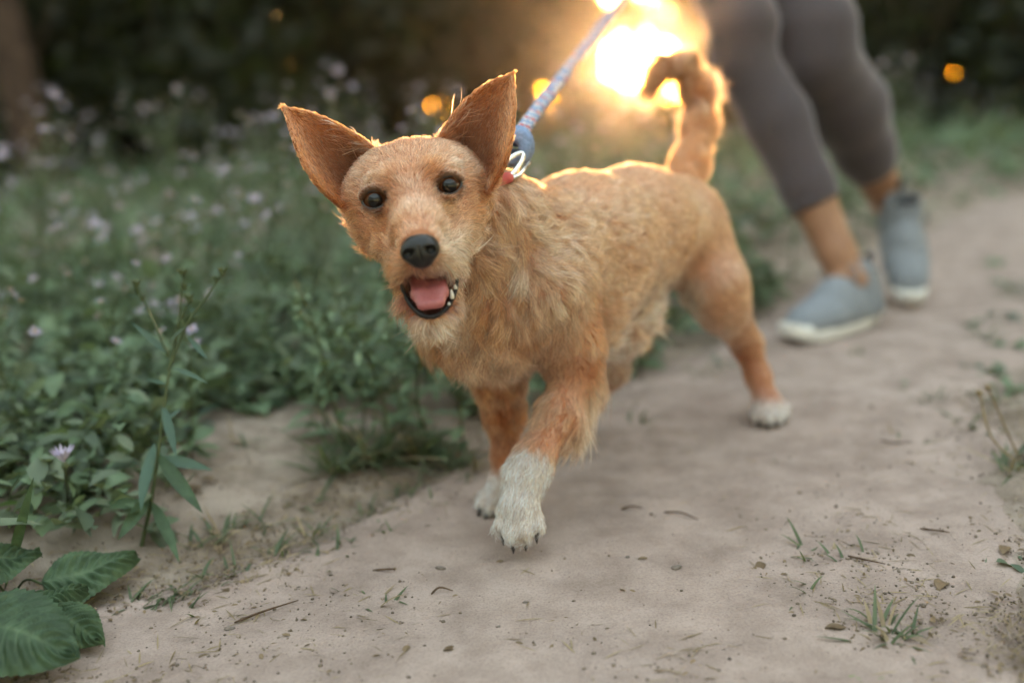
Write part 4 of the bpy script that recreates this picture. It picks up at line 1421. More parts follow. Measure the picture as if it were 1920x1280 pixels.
    rp = skin.ramp(nz.outputs[0], [(.3, (.235, .118, .070)), (.7, (.30, .155, .095))])
    skin.ln(rp.outputs[0], b.inputs["Base Color"])
    b.inputs["Roughness"].default_value = .5; b.inputs["Subsurface Weight"].default_value = .12; b.inputs["Subsurface Radius"].default_value = (.02, .008, .004); b.inputs["Subsurface Scale"].default_value = .3
    skin.ln(b.outputs[0], skin.out.inputs[0])
    link("body", mesh_np("person body", v, f, skin.m), person)
    # leggings to mid calf
    def cut_mesh(build, planes, h):
        Fd = Field(lo, hi, h)
        build(Fd)
        ax = [(Fd.lo[k] + h * np.arange(Fd.n[k])).astype(np.float32) for k in range(3)]
        X_, Y_, Z_ = np.meshgrid(*ax, indexing='ij')
        for c, n_, reach in planes:
            pl = (X_ - c[0]) * n_[0] + (Y_ - c[1]) * n_[1] + (Z_ - c[2]) * n_[2]
            if reach:
                near_ = (X_ - c[0]) ** 2 + (Y_ - c[1]) ** 2 + (Z_ - c[2]) ** 2 < reach ** 2
                Fd.f = np.where(near_, np.maximum(Fd.f, pl), Fd.f)
            else:
                Fd.f = np.maximum(Fd.f, pl)
        return Fd.mesh(1)
    hem1 = P(1498, 402, 1.915); hem2 = P(1638, 308, 2.18)
    n1 = unit(A1 - K1); n2 = unit(A2 - K2)
    def leg_b(Fd):
        for c, hm, nn_ in ((legs[0], hem1, n1), (legs[1], hem2, n2)):
            cc = []
            for p, r in c:
                if (p - hm) @ nn_ < 0: cc.append((p, r + .0045))
            p, r = c[len(cc)]; p0, r0 = c[len(cc) - 1]
            k = ((hm - p0) @ nn_) / ((p - p0) @ nn_)
            e = p0 + (p - p0) * k; re = r0 + (r - r0) * k + .0045
            cc.append((e, re))
            Fd.chain(cc, .02)
            Fd.cone(e - nn_ * .008, e, re + .0015, re + .0012, .004)
        Fd.chain([(torso[0][0], .140), (torso[0][0] + np.array([0, 0, .08]), .124)], .05)
        Fd.cone(torso[0][0] - lat * .08, torso[0][0] + lat * .08, .110, .110, .05)
    v, f = cut_mesh(leg_b, [(hem1, n1, .13), (hem2, n2, .15), (pc + np.array([0, 0, .14]), np.array([0, 0, 1.0]), 0)], .006)
    lm = NT("heather knit")
    tc = lm.add("TexCoord"); n_a = lm.noise(420, 4, .7, tc.outputs["Object"]); n_b = lm.noise(14, 3, .5, tc.outputs["Object"])
    rp = lm.ramp(n_a.outputs[0], [(.32, (.032, .026, .030)), (.68, (.100, .085, .095))])
    cl = lm.mix(n_b.outputs[0], rp.outputs[0], (.062, .051, .058))
    b = lm.add("BsdfPrincipled"); lm.ln(cl, b.inputs["Base Color"]); b.inputs["Roughness"].default_value = .85; b.inputs["Sheen Weight"].default_value = .5; b.inputs["Sheen Roughness"].default_value = .4; b.inputs["Sheen Tint"].default_value = (.8, .75, .78, 1); b.inputs["Specular IOR Level"].default_value = .1
    lm.ln(b.outputs[0], lm.out.inputs[0])
    lg = link("leggings", mesh_np("leggings", v, f, lm.m), person)
    # hem bands
    for e, nn_, c in ((hem1, n1, legs[0]), (hem2, n2, legs[1])):
        p = [q for q, r in c]
        dd = [(q - e) @ nn_ for q in p]
        i = max(k for k in range(len(dd)) if dd[k] < 0)
        k = -dd[i] / (dd[i + 1] - dd[i])
        ctr = p[i] + (p[i + 1] - p[i]) * k; r = c[i][1] + (c[i + 1][1] - c[i][1]) * k + .0065
        a1 = unit(np.cross(nn_, [0.2, 1, .1])); a2 = np.cross(nn_, a1)
        a = np.linspace(0, 2 * math.pi, 33)
        prof = [(-.022, r * 1.0), (-.021, r + .0022), (-.004, r + .002), (-.002, r - .004)]
        vv = []; ff = []
        for zq, rq in prof:
            vv += [ctr + nn_ * zq + rq * (a1 * math.cos(t_) + a2 * math.sin(t_)) for t_ in a[:-1]]
        for q in range(len(prof) - 1):
            for j in range(32):
                ff.append((q * 32 + j, q * 32 + (j + 1) % 32, (q + 1) * 32 + (j + 1) % 32, (q + 1) * 32 + j))
        link("hem", mesh_np("hem", np.array(vv), ff, lm.m), lg)
    # top
    def top_b(Fd):
        Fd.chain([(p, r + .010) for p, r in torso], .05)
        Fd.cone(torso[0][0] - lat * .08, torso[0][0] + lat * .08, .122, .122, .05)
        Fd.cone(chest - lat * .10, chest + lat * .10, .095, .095, .05)
        for c in arms:
            Fd.chain([(c[0][0], c[0][1] + .010), (c[0][0] * .55 + c[1][0] * .45, c[1][1] + .016)], .02)
    v, f = cut_mesh(top_b, [(pc + np.array([0, 0, -.02]), np.array([0, 0, -1.0]), 0), (neck - np.array([0, 0, .03]), np.array([0, 0, 1.0]), .12)], .008)
    link("shirt", mesh_np("shirt", v, f, simple_mat("shirt cotton", (.20, .20, .22), .9, .1, 80)), person)
    Hh = Field(headc - .2, headc + .2, .008)
    Hh.ell(headc + np.array([0, 0, .022]) - fwd * .016, np.stack([lat, fwd, [0, 0, 1]]), (.083, .092, .108), .01)
    Hh.cone(headc - fwd * .10 + np.array([0, 0, .02]), headc - fwd * .15 - np.array([0, 0, .12]), .035, .018, .02)
    Hh.ell(headc + fwd * .095 - np.array([0, 0, .03]), np.stack([lat, fwd, [0, 0, 1]]), (.066, .07, .095), .01, sub=True)
    v, f = Hh.mesh(1)
    link("hair", mesh_np("hair", v, f, simple_mat("brown hair", (.06, .035, .02), .6, .2, 90)), person)
    em = simple_mat("person eye", (.05, .03, .02), .1)
    for s in (-1, 1):
        vv, ff = lumpy(headc + lat * s * .032 + fwd * .079 + np.array([0, 0, .012]), .011, 3, (1, 1, 1), 2, 0)
        link("eye", mesh_np("person eye", vv, ff, em), person)
    mth = headc + fwd * .083 - np.array([0, 0, .055])
    vv, ff = tube(np.array([mth - lat * .024, mth + fwd * .006, mth + lat * .024]), [.003, .006, .003], 8)
    link("mouth", mesh_np("mouth", vv, ff, simple_mat("lips", (.40, .16, .13), .5)), person)

    # ---- sneakers
    knit = NT("grey knit")
    tc = knit.add("TexCoord"); wv = knit.add("TexVoronoi"); wv.inputs["Scale"].default_value = 330; knit.ln(tc.outputs["Object"], wv.inputs["Vector"])
    n_b = knit.noise(18, 3, .5, tc.outputs["Object"])
    r1 = knit.ramp(wv.outputs["Distance"], [(.0, (.235, .255, .290)), (.8, (.150, .163, .190))])
    cl = knit.mix(n_b.outputs[0], r1.outputs[0], (.200, .215, .245))
    b = knit.add("BsdfPrincipled"); knit.ln(cl, b.inputs["Base Color"]); b.inputs["Roughness"].default_value = .9
    bp = knit.add("Bump"); bp.inputs["Distance"].default_value = .001; knit.ln(wv.outputs["Distance"], bp.inputs["Height"]); knit.ln(bp.outputs[0], b.inputs["Normal"])
    knit.ln(b.outputs[0], knit.out.inputs[0])
    sole_m = simple_mat("white foam sole", (.62, .60, .58), .6, .06, 25)
    dark_m = simple_mat("dark grey trim", (.055, .058, .070), .8, .1, 60)
    lace_m = simple_mat("grey lace", (.17, .19, .22), .8, .1, 200)
    def shoe(toe, heel, up, bend=0.0):
        """toe, heel: sole points on the ground line; up: sole normal"""
        fx = unit(toe - heel); uz = unit(up - (up @ fx) * fx); ly = np.cross(uz, fx)
        L = 0.265
        org = heel
        W = lambda x, y, z: org + fx * x + ly * y + uz * z
        so = empty("shoe", org)
        so.parent = person; so.location = Vector(org) - person.location
        # sole outline
        xs = np.linspace(0, 1, 26)
        half = lambda t: 0.047 * np.clip(np.sin(np.pi * np.clip(t * .94 + .03, 0, 1)) ** .42, 0, 1) * (0.76 + .26 * t)
        vv = []; ff = []; nseg = len(xs)
        for zq, sc_ in ((.002, .93), (.008, 1.02), (.022, 1.03), (.030, .97)):
            for s in (1, -1):
                for i in (range(nseg) if s == 1 else range(nseg - 1, -1, -1)):
                    t = xs[i]
                    lift = .018 * max(0, (t - .74) / .26) ** 2 + .008 * max(0, (.12 - t) / .12) + (.008 * (1 - t) if zq > .01 else 0)
                    vv.append(W(-.008 + t * (L + .014), s * half(t) * sc_, zq + lift))
        m = 2 * nseg
        for q in range(3):
            for j in range(m):
                ff.append((q * m + j, q * m + (j + 1) % m, (q + 1) * m + (j + 1) % m, (q + 1) * m + j))
        ff.append(tuple(range(m))[::-1]); ff.append(tuple(range(3 * m, 4 * m)))
        def sub(name, v, f, mat_):
            o = bpy.data.objects.new(name, mesh_np(name, v, f, mat_)); COL.objects.link(o); o.parent = so; o.location = -Vector(org); return o
        sub("sole", np.array(vv), ff, sole_m)
        S = Field(np.minimum(org, org + fx * L) - .16, np.maximum(org, org + fx * L) + .16, .0032)
        c = lambda x, y, z: W(x, y, z)
        S.cone(c(.040, 0, .055), c(.040, 0, .085), .036, .034, .02)
        S.cone(c(.040, 0, .050), c(.120, 0, .058), .038, .042, .02)
        S.cone(c(.120, 0, .055), c(.205, 0, .038), .042, .034, .02)
        for s in (-1, 1):
            S.cone(c(.175, s * .018, .040), c(.222, s * .012, .034), .026, .023, .02)
            S.cone(c(.03, s * .006, .035), c(.15, s * .012, .036), .030, .032, .02)
        S.cone(c(.075, 0, .100), c(.135, 0, .075), .030, .026, .02)
        S.cone(c(.055, 0, .080), c(.060, 0, .118), .038, .037, .02)
        ax = [(S.lo[k] + S.h * np.arange(S.n[k])).astype(np.float32) for k in range(3)]
        X_, Y_, Z_ = np.meshgrid(*ax, indexing='ij')
        pl = -((X_ - org[0]) * uz[0] + (Y_ - org[1]) * uz[1] + (Z_ - org[2]) * uz[2] - .024)
        S.f = np.maximum(S.f, pl)
        S.cone(c(.056, 0, .100), c(.050, 0, .17), .029, .036, .004, sub=True)
        v, f = S.mesh(2)
        sub("upper", v, f, knit.m)
        # tongue flap, collar, laces, heel tab
        tp = np.array([c(.150, 0, .083), c(.120, 0, .100), (c(.098, 0, .126)), c(.090, 0, .148)])
        tp = spline(tp, 10)
        tv = []; tf = []
        for i, q in enumerate(tp):
            w_ = .020 + .004 * i / 9
            for k in (-1, -.5, 0, .5, 1):
                tv.append(q + ly * w_ * k - fx * .008 * k * k)
        for i in range(9):
            for k in range(4):
                tf.append((i * 5 + k, i * 5 + k + 1, (i + 1) * 5 + k + 1, (i + 1) * 5 + k))
        sub("tongue_flap", np.array(tv), tf, dark_m)
        a = np.linspace(0, 2 * math.pi, 33)
        ring = np.array([c(.056 + .037 * math.cos(t_), .033 * math.sin(t_), .121 + .012 * math.cos(t_) - .004) for t_ in a])
        v, f = tube(ring, .0055, 8, False); sub("collar", v, f, dark_m)
        v, f = tube(np.array([c(.012, 0, .09), c(.008, 0, .115), c(.012, 0, .142), c(.022, 0, .135)]), .006, 6); sub("heel_tab", v, f, dark_m)
        for k in range(5):
            x = .100 + .018 * k; z = .112 - .0125 * k + (.003 if k < 2 else 0)
            pth = np.array([c(x, s * .030, z - .020 * abs(s) ** 2 + .002) for s in np.linspace(-1, 1, 9)])
            v, f = tube(pth, .0026, 6); sub("lace", v, f, lace_m)
        for s in (-1, 1):
            pth = spline([c(.105, 0, .116), c(.105, s * .022, .132), c(.110, s * .042, .112), c(.115, s * .028, .104), c(.105, 0, .116)], 16)
            v, f = tube(pth, .0022, 6); sub("lace", v, f, lace_m)
    toe1 = G(1478, 652); 
    d1 = unit((A1 - toe1) * np.array([1, 1, 0]))
    heel1 = toe1 + d1 * .265
    shoe(toe1 + np.array([0, 0, .002]), heel1 + np.array([0, 0, .004]), np.array([0, 0, 1.0]))
    toe2 = G(1706, 582)
    hl = A2 - toe2
    # the heel of the trailing shoe hangs below and behind the ankle
    back = unit(np.array([.25, .75, 0]))
    heel2 = toe2 + unit(unit(hl) * .9 + back * .36) * .265
    upv = unit(np.cross(np.cross(toe2 - heel2, np.array([0, 0, 1.0])), toe2 - heel2))
    shoe(toe2 + np.array([0, 0, .004]), heel2, upv)
    return person
person = build_person()

# ---- leash: braided rope from the dog's collar to the walker's hand
ROPE = [simple_mat("blue rope yarn", (.17, .25, .42), .85, .15, 300), simple_mat("white rope yarn", (.60, .58, .58), .85, .1, 300), simple_mat("red rope yarn", (.50, .10, .07), .85, .12, 300)]
STEEL = simple_mat("polished steel", (.72, .72, .70), .22, .04, 60, .5, 1.0)
def build_leash():
    a = P(968, 262, 1.045)
    leash = empty("leash", a)
    tag(leash, "braided blue, white and red rope leash running from collar to hand", "leash")
    b = P(1163, 4, 1.86)
    path = spline([a, P(1012, 200, 1.18), P(1075, 118, 1.42), b, HAND, HAND + np.array([.03, .04, -.05])], 220)
    seg = np.concatenate([[0], np.cumsum(np.linalg.norm(np.diff(path, axis=0), axis=1))])
    tg = unit(np.gradient(path, axis=0)); u = unit(np.cross(tg, [.3, .2, .9])); w = np.cross(tg, u)
    pitch = .034; R = .0056
    cols = [0, 1, 0, 0, 0, 1, 0, 2]
    for k in range(8):
        sgn = 1 if k % 2 else -1
        ph = sgn * seg / pitch * 2 * math.pi + k // 2 * math.pi / 2
        rr = R + .0011 * np.sin(2 * (seg / pitch * 2 * math.pi) * 2 + k * math.pi)
        p = path + (np.cos(ph) * rr)[:, None] * u + (np.sin(ph) * rr)[:, None] * w
        v, f = tube(p, .0031, 6)
        link("rope_strand", mesh_np("rope strand", v, f, ROPE[cols[k]]), leash)
    v, f = tube(path, .0052, 8); link("rope_core", mesh_np("rope core", v, f, ROPE[0]), leash)
    # knot
    kc = P(966, 274, 1.04)
    t0 = unit(P(1012, 200, 1.18) - kc); k1 = unit(np.cross(t0, FW)); k2 = np.cross(t0, k1)
    for j, (off, rad_, m) in enumerate(((-.009, .0115, 0), (.000, .0140, 0), (.009, .0120, 0), (.004, .0150, 1))):
        an = np.linspace(0, 2 * math.pi, 25)
        tilt = (.35, -.25, .3, -.6)[j]
        ring = np.array([kc + t0 * (off + tilt * rad_ * math.sin(q)) + (k1 * math.cos(q) + k2 * math.sin(q)) * rad_ for q in an])
        v, f = tube(ring, (.0068, .0072, .0066, .0034)[j], 8, False)
        link("knot_loop", mesh_np("knot loop", v, f, ROPE[m]), leash)
    for j in range(4):
        q = j * 1.7; c0 = kc + (k1 * math.cos(q) + k2 * math.sin(q)) * .0165 + t0 * (.006 * math.sin(q * 2))
        v, f = lumpy(c0, .0036, j, (1, 1, 1), 2, .1); link("red_fleck", mesh_np("red fleck", v, f, ROPE[2]), leash)
    # steel snap hook
    s0 = P(978, 290, 1.02); s1 = P(934, 336, .995)
    dv = unit(s1 - s0); sv = unit(np.cross(dv, FW)); L = np.linalg.norm(s1 - s0)
    an = np.linspace(0, 2 * math.pi, 41)
    ring = np.array([(s0 + s1) / 2 + dv * math.cos(q) * (L / 2 + .002) + sv * math.sin(q) * .0066 * (1 + .15 * math.cos(q)) for q in an])
    v, f = tube(ring, .0026, 10, False); link("snap_hook", mesh_np("snap hook", v, f, STEEL), leash)
    v, f = tube(np.array([s0 + sv * .011, s0 + dv * L * .5 + sv * .013, s1 + sv * .006]), .0022, 8); link("hook_gate", mesh_np("hook gate", v, f, STEEL), leash)
    return leash
build_leash()
# collar round the dog's neck, mostly sunk in the coat
def build_collar():
    c0 = P(905, 418, 1.035); ax = unit(P(845, 392, 1.005) - P(965, 480, 1.09))
    top = unit(np.array([0, 0, 1.0]) - ax * ax[2]); sd = np.cross(ax, top)
    an = np.linspace(0, 2 * math.pi, 49)
    R_ = .0525
    vv = []; ff = []
    for q in an[:-1]:
        dr = top * math.cos(q) + sd * math.sin(q)
        for (a_, r) in ((-.010, R_), (.010, R_), (.010, R_ + .0035), (-.010, R_ + .0035)):
            vv.append(c0 + ax * a_ + dr * r)
    for i in range(48):
        j = (i + 1) % 48
        for k in range(4):
            ff.append((i * 4 + k, i * 4 + (k + 1) % 4, j * 4 + (k + 1) % 4, j * 4 + k))
    link("collar", mesh_np("collar", np.array(vv), ff, simple_mat("red webbing", (.42, .07, .065), .7, .1, 200), False), dog)
    # the loose strap end by the hook
    p = spline([P(905, 358, 1.0), P(922, 345, .99), P(945, 335, .992), P(963, 331, 1.0)], 14)
    n_ = unit(np.cross(unit(np.gradient(p, axis=0)), FW))
    wd = .0058 * np.sqrt(np.clip(1 - (np.linspace(-.6, 1, 14)) ** 6, .05, 1))
    vv = np.concatenate([p - n_ * wd[:, None] - FW * .0015, p + n_ * wd[:, None] - FW * .0015, p + n_ * wd[:, None] + FW * .0015, p - n_ * wd[:, None] + FW * .0015])
    ff = []
    for i in range(13):
        for k in range(4):
            a_, b_ = k * 14, ((k + 1) % 4) * 14
            ff.append((a_ + i, b_ + i, b_ + i + 1, a_ + i + 1))
    ff.append((0, 14, 28, 42)); ff.append((13, 55, 41, 27))
    link("collar_strap", mesh_np("collar strap", vv, ff, bpy.data.materials["red webbing"]), dog)
build_collar()
# ------------------------------------------------------------------ near plants, tufts and litter
g = np.random.default_rng(77)
M_LIME = leaf_mat("young lime leaf", (0.11, 0.20, 0.05), (0.17, 0.27, 0.08), 0.35)
M_BLUE = leaf_mat("blue green leaf", (0.040, 0.085, 0.065), (0.070, 0.125, 0.095), 0.25)

def place(name, label, cat, loc, group=None):
    e = empty(name, loc); tag(e, label, cat, group); return e

def part(name, v, f, mat_, parent):
    return link(name, mesh_np(name, np.asarray(v), f, mat_), parent)

def big_leaf(base, tip, width, nrm, seed, sag=.12):
    """broad toothed leaf with sunken side veins"""
    gg = np.random.default_rng(seed)
    base = np.asarray(base); tip = np.asarray(tip)
    L = np.linalg.norm(tip - base); d = unit(tip - base); s = unit(np.cross(d, nrm)); n = np.cross(s, d)
    nu, nv = 64, 25
    t = np.linspace(0, 1, nu); u = np.linspace(-1, 1, nv)
    w = width / 2 * (np.sin(np.pi * t ** .72) ** .75 * (1 - .25 * t) + .0)
    tooth = 1 + .10 * np.abs(((t * 17) % 1) - .0) * (t > .04)
    w = w * tooth
    V = np.zeros((nu, nv, 3)); ve = np.zeros((nu, nv))
    for i in range(nu):
        for j in range(nv):
            ph = t[i] * 9 - abs(u[j]) * 2.0
            h_ = .0036 * math.cos(ph * 2 * math.pi) * min(1, abs(u[j]) * 3) * (1 - abs(u[j]) ** 3) + .010 * abs(u[j]) - .016 * u[j] ** 2 + .003 * math.sin(t[i] * 8 + seed + 2 * u[j])
            ve[i, j] = (.20 + .08 * math.sin(seed * 3 + t[i] * 9)) * max(math.exp(-(u[j] / .05) ** 2), max(0, -math.cos(ph * 2 * math.pi)) ** 8 * .8 * (1 - abs(u[j]) ** 4))
            V[i, j] = base + d * (t[i] * L + .08 * L * abs(u[j]) * (t[i] - .25)) + s * u[j] * w[i] + n * h_ - np.array([0, 0, sag * L * t[i] ** 2])
    f = [(i * nv + j, i * nv + j + 1, (i + 1) * nv + j + 1, (i + 1) * nv + j) for i in range(nu - 1) for j in range(nv - 1)]
    return V.reshape(-1, 3), f, ve.ravel()

# toothed bramble leaves in the lower left corner
foot = G(20, 1120)
br = place("bramble_plant", "low plant with broad dark green toothed leaves in the bottom left corner", "plant", foot)
up = np.array([0.05, -.35, 1.0])
for i, (b_, t_, w_, n_) in enumerate([((82, 1095, .985), (250, 1035, 1.02), .068, (.0, -.55, 1)), ((48, 1128, .93), (160, 1100, .955), .030, up), ((-60, 1150, .88), (132, 1215, .84), .090, (.1, -.55, 1)), ((95, 1140, .915), (186, 1195, .89), .050, (.15, -.55, 1)), ((-70, 1060, .96), (70, 1030, .99), .06, up)]):
    v, f, ve = big_leaf(P(*b_), P(*t_), w_, np.array(n_, float), 20 + i, .04)
    v[:, 2] = np.maximum(v[:, 2], .006)
    link("leaf", mesh_np("leaf", v, f, M_BROAD, True, {"vein": ve}), br)
    bb = P(*b_)
    pth = spline([foot + np.array([0, 0, -.003]), (foot + bb) / 2 + np.array([0, 0, .012]), bb], 10)
    v, f = tube(pth, .0013, 6); part("petiole", v, f, M_STEM, br)

# the sharp aster stalk with buds
ft = G(262, 1040)
ast = place("aster_stalk", "tall thin weed stalk with narrow leaves and closed buds left of the dog", "weed", ft)
dd_ = 1.085
stem = spline([ft, P(285, 930, dd_), P(303, 800, dd_), P(318, 690, dd_), P(334, 610, dd_), P(343, 515, dd_)], 40)
v, f = tube(stem, np.linspace(.0024, .0010, 40), 7); part("stem", v, f, M_STEM, ast)
brs = [[(318, 690, dd_), (350, 610, 1.08), (385, 560, 1.075), (418, 512, 1.07)], [(316, 668, dd_), (295, 620, 1.09), (275, 575, 1.095), (256, 535, 1.1)], [(334, 610, dd_), (345, 585, 1.08), (355, 562, 1.075)]]
ends = [stem[-1]]
for b_ in brs:
    p = spline([P(*q) for q in b_], 18); ends.append(p[-1])
    v, f = tube(p, np.linspace(.0014, .0009, 18), 6); part("branch", v, f, M_STEM, ast)
for (b_, t_, w_, dr, mt) in [((316, 665, dd_), (245, 598, 1.09), .010, .0, M_BLUE), ((318, 640, dd_), (352, 606, 1.06), .008, .02, M_BLUE), ((312, 720, dd_), (270, 708, 1.07), .007, .05, M_BLUE), ((322, 690, dd_), (390, 705, 1.05), .007, .05, M_BLUE), ((352, 632, 1.08), (388, 668, 1.05), .008, .03, M_BLUE), ((345, 620, 1.08), (338, 590, 1.05), .007, 0, M_BLUE),
                             ((306, 760, dd_), (330, 850, 1.06), .013, .05, M_BLUE), ((290, 830, dd_), (262, 950, 1.05), .020, .03, M_BLUE), ((295, 850, dd_), (380, 965, 1.05), .020, -.12, M_BROAD), ((295, 860, dd_), (398, 872, 1.10), .018, .1, M_BLUE), ((280, 930, dd_), (220, 1010, 1.04), .018, .02, M_BROAD), ((285, 940, dd_), (335, 1040, 1.04), .016, .02, M_BROAD), ((300, 800, dd_), (340, 760, 1.1), .009, .05, M_BLUE), ((280, 945, dd_), (180, 940, 1.1), .017, .05, M_BROAD), ((283, 900, dd_), (345, 820, 1.12), .012, .1, M_WEED2)]:
    a = P(*b_); c = P(*t_)
    v, f = leaf(a, c - a, np.linalg.norm(c - a), w_ * .75, np.array([.1 + g.normal(0, .3), -.7, .8]), dr + g.uniform(0, .12), .3, 10, shape=.8, curl=g.uniform(-.12, .12))
    part("leaf", v, f, mt, ast)
for k, e_ in enumerate(ends + [P(258, 548, 1.1), P(266, 560, 1.095), P(346, 540, dd_), P(405, 525, 1.07)]):
    mb = MB()
    r = .0036 if k < 4 else .0024
    for q in range(9):
        a = q * 2.4; dr = np.array([math.cos(a) * .55, math.sin(a) * .55, .8])
        v, f = leaf(e_ - np.array([0, 0, r]), dr, r * 3.2, r * 1.1, np.array([-math.cos(a), -math.sin(a), .5]), -.1, .3, 3); mb.add(v, f)
    v, f = lumpy(e_, r * .9, k, (1, 1, 1.3), 2, .1); mb.add(v, f)
    link("bud", mb.mesh("bud", M_STEM), ast)
    for q in range(3):
        a = g.uniform(0, 6.28); dr = np.array([math.cos(a), math.sin(a), .35])
        v, f = leaf(e_ - np.array([0, 0, .008 + .006 * q]), dr, .014, .004, np.array([0, 0, 1.]), .15, .2, 4); part("leaf", v, f, M_BLUE, ast)

# the single open aster at the left
df = G(118, 985)
da = place("aster_flower", "single pale lavender aster with upright narrow petals at the lower left", "flower", df)
hc_ = P(121, 873, 1.07)
p = spline([df, (df + hc_) / 2 + np.array([.004, 0, 0]), hc_], 16)
v, f = tube(p, .0013, 6); part("stem", v, f, M_STEM, da)
v, f = lumpy(hc_, .0042, 4, (1, 1, 1.2), 2, .1); part("calyx", v, f, M_STEM, da)
for k in range(15):
    a = 2 * math.pi * k / 15
    dr = unit(np.array([math.cos(a) * .62, math.sin(a) * .62, .85 + g.normal(0, .08)]))
    v, f = leaf(hc_ + np.array([0, 0, .003]) + dr * .002, dr, .021 * g.uniform(.85, 1.1), .0038, np.array([-math.cos(a), -math.sin(a), .6]), .06, .2, 4)
    part("petal", v, f, M_PETAL, da)
for k in range(6):
    a = k * 1.1; q = p[4 + k]
    v, f = leaf(q, np.array([math.cos(a), math.sin(a), .4]), .022, .005, np.array([0, 0, 1.]), .2, .2, 4); part("leaf", v, f, M_WEED, da)

# rosettes: low leafy plants near the edge
def rosette(name, loc, n, L, w, mat_, label, cat, seed, rise=.5, group=None, droop=.4, spread=.012):
    gg = np.random.default_rng(seed)
    e = place(name, label, cat, loc, group)
    for k in range(n):
        a = 2 * math.pi * k / n + gg.normal(0, .35)
        dr = np.array([math.cos(a), math.sin(a), rise * gg.uniform(.5, 1.7)])
        b0 = np.asarray(loc) + np.array([gg.normal(0, spread), gg.normal(0, spread), -.002])
        v, f = leaf(b0, dr, L * gg.uniform(.6, 1.2), w * gg.uniform(.75, 1.2), (0, 0, 1), droop * gg.uniform(.5, 1.4), .25, 6)
        v[:, 2] = np.maximum(v[:, 2], gz(loc[0], loc[1]) - .003)
        part("leaf", v, f, mat_, e)
    return e
def on(x, y):
    p = G(x, y); p[2] = gz(p[0], p[1]); return p
rosette("lime_seedling", on(72, 1000) + np.array([0, 0, .015]), 5, .040, .017, M_LIME, "small bright lime green seedling at the left edge beside the lone aster", "plant", 1, .5)
for i, (x, y, n, L, w, m, lab) in enumerate([
    (175, 985, 26, .045, .006, M_BROAD, "dark feathery weed clump below the lone aster"),
    (150, 790, 9, .085, .045, M_WEED2, "broad pale leaves at the left behind the lone aster"), (40, 770, 9, .085, .045, M_WEED2, "broad leaf plant at the far left edge"),
    (270, 800, 9, .080, .040, M_WEED2, "broad leaf plant just left of the bud stalk"), (455, 800, 9, .080, .042, M_WEED2, "broad pale leaf plant right of the bud stalk"),
    (565, 775, 8, .070, .040, M_LIME, "light green broad leaf plant below the dog's chin flowers"), (90, 880, 8, .060, .030, M_WEED, "dark leafy plant behind the lone aster"),
    (330, 860, 8, .075, .022, M_BLUE, "blue green narrow leaf plant at the bud stalk's foot"), (210, 890, 10, .06, .024, M_WEED, "low leafy plant between the aster and the bud stalk"),
    (30, 960, 8, .07, .028, M_WEED, "leafy plant at the left edge above the bramble leaves"), (660, 770, 9, .075, .036, M_WEED, "leafy plant behind the dark clump under the dog's chin")]):
    rosette("leafy_plant", on(x, y), n, L, w, m, lab, "plant", 500 + i, .75, "leafy plants left of the path")
# one dark grass blade standing at the left edge
bl = place("upright_grass", "single dark upright grass blade at the left edge above the bramble", "grass", on(12, 1120))
v, f = leaf(on(12, 1120), P(45, 965, .98) - on(12, 1120), .14, .010, np.array([.2, -1, .2]), .0, .3, 8); part("leaf", v, f, M_BROAD, bl)

